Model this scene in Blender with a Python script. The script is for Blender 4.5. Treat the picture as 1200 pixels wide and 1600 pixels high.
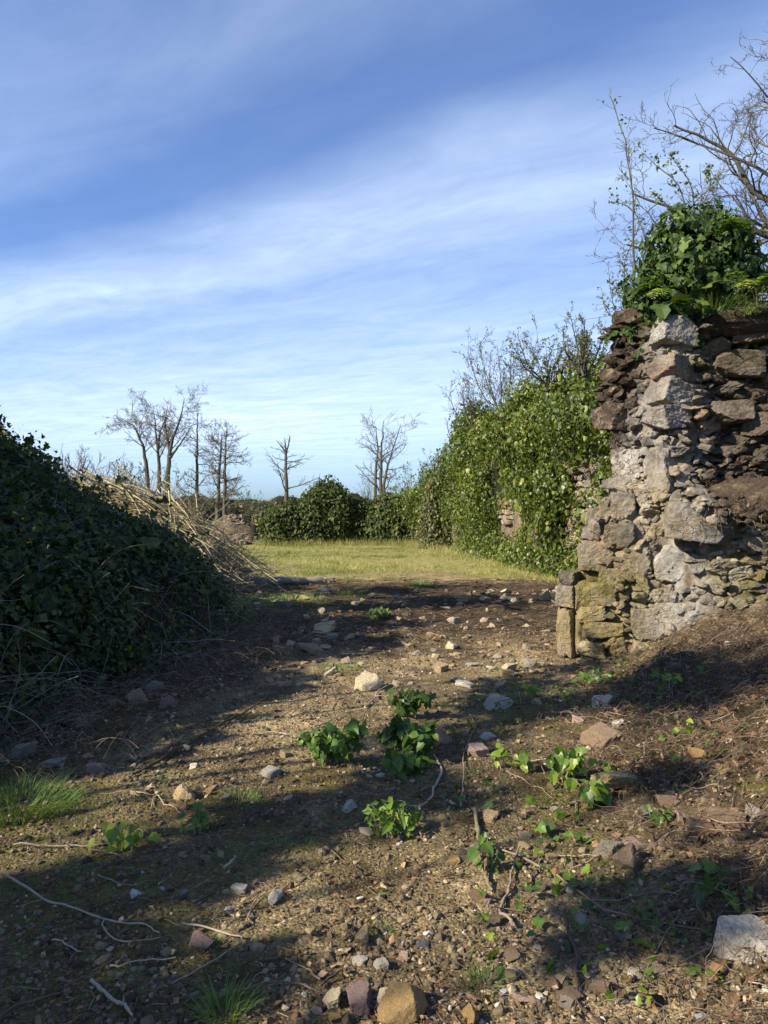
import bpy, bmesh, math
import numpy as np
from mathutils import Vector

for _o in list(bpy.data.objects):
    bpy.data.objects.remove(_o, do_unlink=True)
SC = bpy.context.scene
COL = SC.collection
rng = np.random.RandomState(11)

# ------------------------------------------------------------------ camera, sky, sun, exposure
cam_d = bpy.data.cameras.new("camera")
cam = bpy.data.objects.new("camera", cam_d)
COL.objects.link(cam)
cam.location = (0, 0, 1.6)
cam.rotation_euler = (math.radians(90), 0, 0)
cam_d.sensor_fit = 'VERTICAL'
cam_d.sensor_height = 36
cam_d.lens = 27.0
cam_d.clip_start = 0.05
cam_d.clip_end = 5000
SC.camera = cam

SUN_EL = math.radians(32)
LH = np.array([0.90, 0.44])
LH = LH / np.linalg.norm(LH)                       # the way the sunlight travels over the ground
LDIR = np.array([LH[0] * math.cos(SUN_EL), LH[1] * math.cos(SUN_EL), -math.sin(SUN_EL)])
sun_d = bpy.data.lights.new("sun", 'SUN')
sun_d.energy = 5.0
sun_d.angle = math.radians(0.5)
sun_d.color = (1.0, 0.89, 0.73)
sun = bpy.data.objects.new("sun", sun_d)
COL.objects.link(sun)
sun.location = (-20, -30, 30)
sun.rotation_euler = Vector(LDIR).to_track_quat('-Z', 'Y').to_euler()

SC.view_settings.view_transform = 'Standard'
SC.view_settings.look = 'None'
SC.view_settings.gamma = 1.0
SC.view_settings.exposure = 1.05


class NT:
    """small node-tree writer"""
    def __init__(self, tree):
        self.t = tree
        tree.nodes.clear()

    def n(self, typ, ins=None, **props):
        nd = self.t.nodes.new(typ)
        for k, v in props.items():
            setattr(nd, k, v)
        for k, v in (ins or {}).items():
            s = nd.inputs[k]
            if isinstance(v, bpy.types.NodeSocket):
                self.t.links.new(v, s)
            else:
                s.default_value = v
        return nd

    def ramp(self, fac, stops, interp='LINEAR'):
        nd = self.n('ShaderNodeValToRGB', {0: fac})
        cr = nd.color_ramp
        cr.interpolation = interp
        while len(cr.elements) > 1:
            cr.elements.remove(cr.elements[-1])
        for i, (p, c) in enumerate(stops):
            e = cr.elements[0] if i == 0 else cr.elements.new(p)
            e.position = p
            if isinstance(c, (int, float)):
                c = (c, c, c)
            e.color = (c[0], c[1], c[2], 1)
        return nd.outputs[0]

    def mix(self, fac, a, b, mode='MIX'):
        nd = self.n('ShaderNodeMix', data_type='RGBA', blend_type=mode)
        for idx, v in ((0, fac), (6, a), (7, b)):
            if isinstance(v, bpy.types.NodeSocket):
                self.t.links.new(v, nd.inputs[idx])
            elif idx == 0:
                nd.inputs[idx].default_value = v
            else:
                nd.inputs[idx].default_value = (v[0], v[1], v[2], 1) if not isinstance(v, (int, float)) else (v, v, v, 1)
        return nd.outputs[2]

    def m(self, op, a, b=0.0, c=0.0, clamp=False):
        nd = self.n('ShaderNodeMath', {0: a, 1: b, 2: c}, operation=op)
        nd.use_clamp = clamp
        return nd.outputs[0]

    def noise(self, vec, scale, detail=4.0, rough=0.55, dist=0.0):
        return self.n('ShaderNodeTexNoise', {'Vector': vec, 'Scale': scale, 'Detail': detail,
                                             'Roughness': rough, 'Distortion': dist}).outputs[0]


# sky: Nishita plus thin cirrus spread over a plane high above the ground
world = bpy.data.worlds.new("World")
SC.world = world
world.use_nodes = True
w = NT(world.node_tree)
sky = w.n('ShaderNodeTexSky', sky_type='NISHITA')
sky.sun_disc = False
sky.sun_elevation = SUN_EL
sky.sun_rotation = math.atan2(-LH[0], -LH[1])
sky.altitude = 100
sky.air_density = 1.0
sky.dust_density = 0.8
sky.ozone_density = 3.0
tc = w.n('ShaderNodeTexCoord')
sp = w.n('ShaderNodeSeparateXYZ', {0: tc.outputs['Generated']})
zc = w.m('MAXIMUM', sp.outputs[2], 0.03)
px = w.m('DIVIDE', sp.outputs[0], zc)
py = w.m('DIVIDE', sp.outputs[1], zc)
u = w.m('SUBTRACT', w.m('MULTIPLY', px, 0.835), w.m('MULTIPLY', py, 0.55))
v = w.m('ADD', w.m('MULTIPLY', px, 0.55), w.m('MULTIPLY', py, 0.835))
wob = w.n('ShaderNodeTexNoise', {'Vector': w.n('ShaderNodeCombineXYZ', {0: px, 1: py}).outputs[0], 'Scale': 0.7, 'Detail': 3.0})
v2 = w.m('ADD', v, w.m('MULTIPLY', w.m('SUBTRACT', wob.outputs[0], 0.5), 0.9))
base = w.ramp(w.m('DIVIDE', v2, 8.0), [(0.09, .12), (0.14, .24), (0.18, .09), (0.205, .10), (0.25, .44), (0.285, .60),
                                       (0.33, .36), (0.40, .45), (0.52, .62), (0.75, .8), (1.0, .85)])
left = w.m('MULTIPLY_ADD', px, -0.10, 0.9, clamp=True)
st1 = w.noise(w.n('ShaderNodeCombineXYZ', {0: w.m('MULTIPLY', u, 0.55), 1: w.m('MULTIPLY', v, 1.15)}).outputs[0], 1.9, 9, .62, 1.1)
st2 = w.noise(w.n('ShaderNodeCombineXYZ', {0: w.m('MULTIPLY', w.m('ADD', u, w.m('MULTIPLY', v, .5)), 1.6), 1: w.m('MULTIPLY', v, 3.6)}).outputs[0], 1.7, 8, .65, 1.0)
st = w.m('ADD', w.m('MULTIPLY', w.ramp(st1, [(.25, 0), (.8, 1)]), .6), w.m('MULTIPLY', w.ramp(st2, [(.25, 0), (.9, 1)]), .34))
cl = w.m('MULTIPLY', w.m('MULTIPLY', base, left), w.m('ADD', st, .55), clamp=True)
cl = w.m('MULTIPLY', cl, w.m('SMOOTH_MIN', 1.0, w.m('MULTIPLY', sp.outputs[2], 9.0), .2), clamp=True)
tint = w.mix(1.0, sky.outputs[0], (0.68, 0.96, 1.42), 'MULTIPLY')
skyc = w.mix(cl, tint, (7.2, 8.6, 10.4))
bg = w.n('ShaderNodeBackground', {0: skyc, 1: 0.066})
w.t.links.new(bg.outputs[0], w.n('ShaderNodeOutputWorld').inputs[0])


# ------------------------------------------------------------------ numeric helpers
def _h(ix, iy, iz, seed):
    h = (ix.astype(np.uint32) * np.uint32(374761393) + iy.astype(np.uint32) * np.uint32(668265263)
         + iz.astype(np.uint32) * np.uint32(2147483647) + np.uint32(seed) * np.uint32(1274126177))
    h = (h ^ (h >> np.uint32(13))) * np.uint32(1274126177)
    h = (h ^ (h >> np.uint32(15))) * np.uint32(2246822519)
    return ((h ^ (h >> np.uint32(16))) & np.uint32(0xffffff)).astype(np.float64) / 16777215.0


def vnoise(P, seed=0):
    P = np.asarray(P, float)
    i = np.floor(P).astype(np.int64)
    f = P - i
    f = f * f * (3 - 2 * f)
    i = i + 100000
    x, y, z = i[:, 0], i[:, 1], i[:, 2]
    fx, fy, fz = f[:, 0], f[:, 1], f[:, 2]
    r = 0
    for a in (0, 1):
        for b in (0, 1):
            for c in (0, 1):
                r = r + _h(x + a, y + b, z + c, seed) * (fx if a else 1 - fx) * (fy if b else 1 - fy) * (fz if c else 1 - fz)
    return r


def fbm(P, freq=1.0, octv=4, seed=0, gain=.5):
    P = np.asarray(P, float) * freq
    r, amp, tot = 0, 1.0, 0
    for o in range(octv):
        r = r + amp * vnoise(P + o * 17.3, seed + o)
        tot += amp
        amp *= gain
        P = P * 2.03
    return r / tot            # 0..1


def fb2(x, y, freq=1.0, octv=4, seed=0, gain=.5):
    return fbm(np.stack([x, y, np.zeros_like(x)], 1), freq, octv, seed, gain)


def sstep(a, b, x):
    t = np.clip((x - a) / (b - a), 0, 1)
    return t * t * (3 - 2 * t)


def nrm(v):
    return v / np.maximum(np.linalg.norm(v, axis=-1, keepdims=True), 1e-9)


# ------------------------------------------------------------------ mesh and object helpers
def mesh_data(name, V, Fs, mat, tint=None, smooth=False, attrs=None):
    """Fs: list of (m,3)/(m,4) index arrays"""
    if not isinstance(Fs, (list, tuple)):
        Fs = [Fs]
    me = bpy.data.meshes.new(name)
    V = np.ascontiguousarray(V, dtype=np.float32)
    me.vertices.add(len(V))
    me.vertices.foreach_set('co', V.ravel())
    Fs = [np.asarray(f, dtype=np.int32) for f in Fs if len(f)]
    nl = sum(f.size for f in Fs)
    npoly = sum(len(f) for f in Fs)
    me.loops.add(nl)
    me.loops.foreach_set('vertex_index', np.concatenate([f.ravel() for f in Fs]))
    me.polygons.add(npoly)
    st, o = [], 0
    for f in Fs:
        st.append(o + np.arange(len(f), dtype=np.int32) * f.shape[1])
        o += f.size
    me.polygons.foreach_set('loop_start', np.concatenate(st).astype(np.int32))
    me.polygons.foreach_set('use_smooth', np.full(npoly, bool(smooth)))
    at = dict(attrs or {})
    if tint is not None:
        at['tint'] = tint
    for k, a in at.items():
        d = me.attributes.new(k, 'FLOAT', 'POINT')
        d.data.foreach_set('value', np.ascontiguousarray(a, dtype=np.float32))
    me.update(calc_edges=True)
    me.validate()
    me.materials.append(mat)
    return me


def tag(o, label=None, cat=None, group=None, kind=None):
    if label: o['label'] = label
    if cat: o['category'] = cat
    if group: o['group'] = group
    if kind: o['kind'] = kind
    return o


def put(name, me, parent=None, loc=None):
    o = bpy.data.objects.new(name, me)
    COL.objects.link(o)
    if parent is not None: o.parent = parent
    if loc is not None: o.location = loc
    return o


def empty(name, loc, label, cat, group=None):
    o = bpy.data.objects.new(name, None)
    COL.objects.link(o)
    o.empty_display_size = .2
    o.location = loc
    return tag(o, label, cat, group)


def solid(name, V, F, mat, parent=None, base=None, tint=None, smooth=False, attrs=None):
    """link a mesh; V in world space, base = location of its thing"""
    if base is None:
        base = np.zeros(3)
    base = np.asarray(base, float)
    me = mesh_data(name, np.asarray(V) - base, F, mat, tint, smooth, attrs)
    return put(name, me, parent, None if parent is not None else tuple(base))


class MB:
    def __init__(self):
        self.V, self.F3, self.F4, self.T, self.n = [], [], [], [], 0

    def add(self, V, F, tint=0.5):
        V = np.asarray(V, float).reshape(-1, 3)
        F = np.asarray(F)
        if len(F):
            (self.F3 if F.shape[1] == 3 else self.F4).append(F + self.n)
        self.V.append(V)
        self.T.append(np.broadcast_to(np.asarray(tint, float), (len(V),)))
        self.n += len(V)

    def out(self, name, mat, parent=None, base=None, smooth=False, fattr=None):
        F = []
        if self.F3: F.append(np.concatenate(self.F3))
        if self.F4: F.append(np.concatenate(self.F4))
        V = np.concatenate(self.V)
        return solid(name, V, F, mat, parent, base, np.concatenate(self.T), smooth, fattr(V) if fattr else None)


def frames(nm, up, spin=None):
    """columns: x, y (towards up), z (=nm)"""
    nm = nrm(nm)
    y = up - nm * np.sum(up * nm, 1, keepdims=True)
    bad = np.linalg.norm(y, axis=1) < 1e-3
    y[bad] = np.array([0.3, 1, 0.2])
    y = nrm(y - nm * np.sum(y * nm, 1, keepdims=True))
    x = np.cross(y, nm)
    if spin is not None:
        c, s = np.cos(spin)[:, None], np.sin(spin)[:, None]
        x, y = c * x + s * y, -s * x + c * y
    return np.stack([x, y, nm], 2)


def scatter(bV, bF, pos, rot, sc, tint):
    n, k = len(pos), len(bV)
    sc = np.asarray(sc, float)
    if sc.ndim == 1: sc = sc[:, None]
    P = bV[None] * sc[:, None, :]
    P = np.einsum('nij,nkj->nki', rot, P) + pos[:, None, :]
    F = (bF[None] + (np.arange(n) * k)[:, None, None]).reshape(-1, bF.shape[1])
    return P.reshape(-1, 3), F, np.repeat(tint, k)


def btube(P, Rd, sides=4):
    """batch of tubes: P (N,k,3), Rd (N,k) or scalar"""
    P = np.asarray(P, float)
    if P.ndim == 2: P = P[None]
    N, k, _ = P.shape
    Rd = np.broadcast_to(np.asarray(Rd, float), (N, k))
    t = nrm(np.gradient(P, axis=1))
    ref = np.where(np.abs(t.mean(1))[:, 2:3] > .8, np.array([[1., .2, 0]]), np.array([[0, 0, 1.]]))
    b1 = nrm(np.cross(t, ref[:, None, :]))
    b2 = np.cross(t, b1)
    a = np.arange(sides) * 2 * math.pi / sides
    V = P[:, :, None, :] + Rd[:, :, None, None] * (np.cos(a)[None, None, :, None] * b1[:, :, None, :] + np.sin(a)[None, None, :, None] * b2[:, :, None, :])
    i = np.arange(k - 1)[:, None] * sides
    j = np.arange(sides)[None]
    j2 = (j + 1) % sides
    q = np.stack([i + j, i + j2, i + sides + j2, i + sides + j], -1).reshape(-1, 4)
    F = (q[None] + (np.arange(N) * k * sides)[:, None, None]).reshape(-1, 4)
    return V.reshape(-1, 3), F


def smoothline(pts, n):
    """Catmull-Rom through pts, n points"""
    p = np.asarray(pts, float)
    p = np.vstack([2 * p[0] - p[1], p, 2 * p[-1] - p[-2]])
    m = len(p) - 3
    u = np.linspace(0, m - 1e-6, n)
    i = np.floor(u).astype(int)
    f = (u - i)[:, None]
    a, b, c, d = p[i], p[i + 1], p[i + 2], p[i + 3]
    return .5 * (2 * b + (c - a) * f + (2 * a - 5 * b + 4 * c - d) * f ** 2 + (3 * b - a - 3 * c + d) * f ** 3)


def ico(sub):
    bm = bmesh.new()
    bmesh.ops.create_icosphere(bm, subdivisions=sub, radius=1)
    bm.verts.ensure_lookup_table()
    V = np.array([v.co[:] for v in bm.verts])
    F = np.array([[v.index for v in f.verts] for f in bm.faces])
    bm.free()
    return V, F


ICO = {s: ico(s) for s in (1, 2, 3, 4, 5)}


def rock_shape(rs, dims, sub=3, cuts=7, rough=.05, box=.0, tilt=.15):
    """angular stone: a star-shaped convex polytope with worn, pitted faces. dims = half sizes"""
    D, F = ICO[sub]
    nn, dd = [], []
    if box > 0:
        for ax in range(3):
            for sg in (-1, 1):
                n = np.zeros(3); n[ax] = sg
                n = n + rs.normal(0, tilt, 3)
                nn.append(n / np.linalg.norm(n)); dd.append(rs.uniform(.86, 1.0))
        for _ in range(cuts):
            n = rs.choice([-1, 1], 3) * rs.uniform(.3, 1, 3)
            nn.append(n / np.linalg.norm(n)); dd.append(rs.uniform(.98, 1.42))
    else:
        for _ in range(cuts + 7):
            n = rs.normal(0, 1, 3)
            nn.append(n / np.linalg.norm(n)); dd.append(rs.uniform(.6, 1.0))
    nn, dd = np.array(nn), np.array(dd)
    c = D @ nn.T
    r = np.where(c > .05, dd[None] / np.maximum(c, .05), 9).min(1)
    r = np.minimum(r, 1.75)
    off = rs.uniform(0, 50, 3)
    V = D * r[:, None]
    r2 = 1 + rough * 2 * (fbm(V + off, 2.2, 4, 3) - .5) + rough * .8 * (vnoise(V * 7 + off, 5) - .5) + rough * .5 * (vnoise(V * 17 + off, 6) - .5)
    return V * r2[:, None] * np.asarray(dims), F


# ------------------------------------------------------------------ materials
def new_mat(name):
    m = bpy.data.materials.new(name)
    m.use_nodes = True
    return m, NT(m.node_tree)


def finish(nt, shader, disp=None):
    o = nt.n('ShaderNodeOutputMaterial')
    nt.t.links.new(shader, o.inputs[0])


def pbsdf(nt, col, rough=.8, normal=None, spec=.3):
    ins = {'Base Color': col, 'Roughness': rough, 'Specular IOR Level': spec}
    nd = nt.n('ShaderNodeBsdfPrincipled')
    for k, v in ins.items():
        s = nd.inputs[k]
        if isinstance(v, bpy.types.NodeSocket): nt.t.links.new(v, s)
        elif k == 'Base Color': s.default_value = (v[0], v[1], v[2], 1)
        else: s.default_value = v
    if normal is not None: nt.t.links.new(normal, nd.inputs['Normal'])
    return nd.outputs[0]


def attr(nt, name):
    return nt.n('ShaderNodeAttribute', attribute_name=name).outputs['Fac']


def leaf_mat(name, stops, rough=.42, trans=.3, spec=.4):
    m, nt = new_mat(name)
    t = attr(nt, 'tint')
    pos = nt.n('ShaderNodeTexCoord').outputs['Object']
    n = nt.noise(pos, 1.3, 3)
    f = nt.m('ADD', t, nt.m('MULTIPLY', nt.m('SUBTRACT', n, .5), .5), clamp=True)
    c = nt.ramp(f, stops)
    p = pbsdf(nt, c, rough, None, spec)
    tcx = nt.mix(1.0, c, (1.5, 1.45, .55), 'MULTIPLY')
    tr = nt.n('ShaderNodeBsdfTranslucent', {0: tcx}).outputs[0]
    finish(nt, nt.n('ShaderNodeMixShader', {0: trans, 1: p, 2: tr}).outputs[0])
    return m


def wood_mat(name, stops, rough=.85, moss=0.0, scale=1.0):
    m, nt = new_mat(name)
    t = attr(nt, 'tint')
    pos = nt.n('ShaderNodeTexCoord').outputs['Object']
    n = nt.noise(pos, 14 * scale, 6, .65)
    f = nt.m('ADD', nt.m('MULTIPLY', t, .7), nt.m('MULTIPLY', n, .5), clamp=True)
    c = nt.ramp(f, stops)
    if moss:
        mm = nt.ramp(nt.noise(pos, 5 * scale, 4), [(.5, 0), (.62, moss)])
        c = nt.mix(mm, c, (.13, .14, .03))
    b = nt.n('ShaderNodeBump', {'Strength': .6, 'Distance': .01, 'Height': nt.noise(pos, 45 * scale, 5)}).outputs[0]
    finish(nt, pbsdf(nt, c, rough, b, .2))
    return m


def stone_mat(name, stops, objcol=False, moss=.6, lichen=.45, dirt=.65, streak=0.12):
    m, nt = new_mat(name)
    pos = nt.n('ShaderNodeTexCoord').outputs['Object']
    if objcol:
        c = nt.n('ShaderNodeObjectInfo').outputs['Color']
        rnd = nt.n('ShaderNodeObjectInfo').outputs['Random']
        pos = nt.n('ShaderNodeVectorMath', {0: pos, 1: nt.n('ShaderNodeCombineXYZ', {0: nt.m('MULTIPLY', rnd, 37.)}).outputs[0]}, operation='ADD').outputs[0]
        k = 3.0
    else:
        c = nt.ramp(attr(nt, 'tint'), stops)
        k = 1.0
    n1 = nt.noise(pos, 4.5 * k, 8, .68, .4)
    c = nt.mix(1.0, c, nt.ramp(n1, [(.25, .75 if objcol else .42), (.5, 1.), (.75, 1.35)]), 'MULTIPLY')
    c = nt.mix(nt.ramp(nt.noise(pos, 2.1 * k, 5, .6), [(.5, 0), (.66, .55)]), c, (.34, .24, .13))
    sv = nt.n('ShaderNodeMapping', {0: pos, 'Scale': (1.6, 1.6, 4.)}).outputs[0]
    c = nt.mix(streak, c, nt.mix(1.0, c, nt.ramp(nt.noise(sv, 3.5 * k, 6, .6), [(.35, .35), (.65, 1.7)]), 'MULTIPLY'))
    c = nt.mix(1., c, nt.ramp(nt.noise(pos, 26 * min(k, 1.6), 6, .7), [(.3, .55), (.5, 1.), (.7, 1.35)]), 'MULTIPLY')
    c = nt.mix(nt.ramp(nt.noise(pos, 3.0 * k, 8, .72), [(.50, 0), (.60, dirt)]), c, (.045, .038, .030))
    c = nt.mix(nt.ramp(nt.noise(pos, 9 * k, 8, .75), [(.60, 0), (.645, lichen)]), c, (.46, .44, .38))
    wv = nt.n('ShaderNodeVectorMath', {0: pos, 1: nt.n('ShaderNodeVectorMath', {0: nt.n('ShaderNodeTexNoise', {'Vector': pos, 'Scale': 7.0 * k, 'Detail': 4.0}).outputs[1], 1: (.22 / k, .22 / k, .12 / k)}, operation='MULTIPLY').outputs[0]}, operation='ADD').outputs[0]
    crk = nt.n('ShaderNodeTexVoronoi', {'Vector': nt.n('ShaderNodeMapping', {0: wv, 'Scale': (1, 1, 1.8)}).outputs[0], 'Scale': 6.5 * k}, feature='DISTANCE_TO_EDGE').outputs['Distance']
    crm = nt.m('MULTIPLY', nt.ramp(crk, [(0, 1), (.02, .3), (.05, 0)]), nt.ramp(nt.noise(pos, 4 * k, 3), [(.52, 0), (.62, 1)]))
    if not objcol: c = nt.mix(nt.m('MULTIPLY', crm, .35), c, (.03, .026, .02))
    if moss:
        nz = nt.n('ShaderNodeSeparateXYZ', {0: nt.n('ShaderNodeNewGeometry').outputs['Normal']}).outputs[2]
        f = nt.m('MULTIPLY', nt.ramp(nz, [(.1, .25), (.6, 1)]), nt.ramp(nt.noise(pos, 2.4 * k, 5, .65), [(.50, 0), (.62, moss)]))
        c = nt.mix(f, c, nt.ramp(nt.noise(pos, 40, 3), [(.3, (.05, .05, .012)), (.7, (.15, .135, .03))]))
    hgt = nt.m('ADD', nt.m('MULTIPLY', nt.noise(pos, 13 * k, 8, .7), 1.0), nt.m('MULTIPLY', nt.noise(pos, 70 * min(k, 1.5), 4, .6), .35))
    if not objcol:
        gn = nt.ramp(nt.noise(pos, 5.5, 8, .75), [(.3, 0), (.5, 1)])
        lw = nt.ramp(nt.noise(nt.n('ShaderNodeMapping', {0: pos, 'Scale': (2.2, 2.2, .9)}).outputs[0], 3.5, 7, .7), [(.38, 0), (.56, 1)])
        c = nt.mix(nt.m('MULTIPLY', nt.m('MULTIPLY', attr(nt, 'lime'), lw), .6), c, nt.ramp(nt.noise(pos, 22, 5, .7), [(.3, (.27, .26, .235)), (.7, (.50, .485, .44))]))
        c = nt.mix(nt.m('MULTIPLY', attr(nt, 'ochre'), nt.ramp(nt.noise(pos, 4, 6, .7), [(.35, .15), (.6, .9)])), c, nt.ramp(nt.noise(pos, 18, 5, .7), [(.3, (.16, .115, .045)), (.7, (.40, .31, .14))]))
        c = nt.mix(nt.m('MULTIPLY', attr(nt, 'green'), nt.ramp(nt.noise(pos, 6, 6, .7), [(.35, .1), (.55, 1)])), c, nt.ramp(nt.noise(pos, 45, 3), [(.3, (.07, .065, .012)), (.7, (.21, .19, .035))]))
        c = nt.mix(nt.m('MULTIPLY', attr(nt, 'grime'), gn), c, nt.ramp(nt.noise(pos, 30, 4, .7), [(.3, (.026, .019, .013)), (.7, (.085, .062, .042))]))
    stv = nt.noise(nt.n('ShaderNodeMapping', {0: wv, 'Scale': (2., 2., 7.)}).outputs[0], 3.2 * k, 6, .7)
    hgt = nt.m('ADD', hgt, nt.m('SUBTRACT', nt.m('MULTIPLY', stv, .6), nt.m('MULTIPLY', crm, .5)))
    b = nt.n('ShaderNodeBump', {'Strength': 1.0, 'Distance': .034 / k, 'Height': hgt}).outputs[0]
    finish(nt, pbsdf(nt, c, .9, b, .15))
    return m


M_WALL = stone_mat('wall_stone', [(0, (.070, .061, .052)), (.18, (.165, .152, .135)), (.36, (.25, .215, .168)), (.52, (.32, .26, .175)),
                                  (.66, (.215, .178, .148)), (.78, (.23, .135, .09)), (.88, (.38, .315, .21)), (1, (.42, .40, .365))])
M_MORTAR = stone_mat('mortar', [(0, (.075, .059, .042)), (.5, (.185, .148, .103)), (1, (.32, .27, .19))], moss=.5, dirt=.75, lichen=.25)
M_ROCK = stone_mat('field_stone', None, True, moss=.0, lichen=.2, dirt=.3, streak=.15)
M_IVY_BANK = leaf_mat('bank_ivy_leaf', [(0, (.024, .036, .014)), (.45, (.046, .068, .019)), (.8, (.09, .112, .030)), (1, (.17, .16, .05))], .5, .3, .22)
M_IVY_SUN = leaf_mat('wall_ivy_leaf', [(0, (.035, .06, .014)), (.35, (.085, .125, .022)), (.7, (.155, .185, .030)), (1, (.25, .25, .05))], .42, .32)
M_IVY_CAP = leaf_mat('cap_ivy_leaf', [(0, (.025, .05, .014)), (.5, (.055, .095, .02)), (1, (.12, .17, .035))], .55, .25, .25)
M_BUSH = leaf_mat('bush_leaf', [(0, (.026, .046, .014)), (.5, (.062, .088, .022)), (.85, (.10, .122, .03)), (1, (.16, .15, .045))], .6, .3, .2)
M_SPRIG = leaf_mat('sprig_leaf', [(0, (.045, .085, .018)), (.45, (.09, .165, .025)), (.8, (.17, .27, .035)), (1, (.30, .36, .05))], .40, .4)
M_BUD = leaf_mat('bud_leaf', [(0, (.07, .10, .03)), (.6, (.13, .17, .05)), (1, (.22, .24, .09))], .5, .35)
M_OLIVE = leaf_mat('olive_leaf', [(0, (.045, .055, .018)), (.4, (.085, .098, .028)), (.75, (.14, .145, .042)), (1, (.20, .18, .065))], .5, .3)
M_GRASS = leaf_mat('grass_blade', [(0, (.09, .125, .03)), (.35, (.18, .21, .05)), (.7, (.31, .30, .10)), (1, (.46, .41, .20))], .55, .3, .25)
M_TUFT = leaf_mat('tuft_blade', [(0, (.06, .12, .025)), (.6, (.12, .21, .04)), (1, (.24, .30, .08))], .5, .3, .25)
M_DEAD = leaf_mat('dead_leaf', [(0, (.07, .04, .022)), (.4, (.16, .09, .045)), (.75, (.28, .17, .09)), (1, (.42, .31, .2))], .7, .15, .2)
M_DARKCORE = wood_mat('dark_hollow', [(0, (.008, .009, .005)), (.6, (.016, .018, .009)), (1, (.026, .026, .014))], .95)  # near-black fill behind leaves; the shade of hollows is put into its colour
M_BARK = wood_mat('bark', [(0, (.030, .027, .023)), (.5, (.068, .060, .050)), (1, (.13, .115, .095))], moss=.35)
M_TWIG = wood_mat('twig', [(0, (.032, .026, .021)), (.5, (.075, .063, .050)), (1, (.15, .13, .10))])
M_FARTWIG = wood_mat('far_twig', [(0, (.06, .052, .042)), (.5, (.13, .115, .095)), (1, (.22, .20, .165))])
M_CANE = wood_mat('cane', [(0, (.09, .07, .034)), (.45, (.26, .21, .10)), (.8, (.45, .375, .19)), (1, (.60, .53, .31))], .7)
M_STICK = wood_mat('stick', [(0, (.06, .045, .03)), (.45, (.18, .14, .095)), (1, (.42, .35, .26))])
M_MOSSY = wood_mat('mossy_stick', [(0, (.08, .065, .04)), (1, (.26, .22, .15))], moss=.9, scale=3)
M_ROOT = wood_mat('dry_root', [(0, (.035, .024, .016)), (.5, (.10, .070, .046)), (.85, (.24, .18, .12)), (1, (.42, .34, .24))])
M_LOG = wood_mat('log_bark', [(0, (.10, .085, .07)), (.6, (.26, .22, .18)), (1, (.40, .35, .29))])
M_PEBBLE, _nt = new_mat('pebble')
_c = _nt.ramp(attr(_nt, 'tint'), [(0, (.085, .064, .042)), (.35, (.16, .12, .07)), (.65, (.26, .195, .115)), (.87, (.38, .30, .195)), (.96, (.48, .43, .35)), (1, (.24, .24, .25))])
finish(_nt, pbsdf(_nt, _nt.mix(1., _c, _nt.ramp(_nt.noise(_nt.n('ShaderNodeTexCoord').outputs['Object'], 60, 3), [(.3, .6), (.7, 1.25)]), 'MULTIPLY'), .85))


M_CRUMB, _nt = new_mat('soil_crumb')
finish(_nt, pbsdf(_nt, _nt.ramp(attr(_nt, 'tint'), [(0, (.045, .034, .021)), (.6, (.12, .092, .052)), (1, (.20, .155, .09))]), .95))


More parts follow.
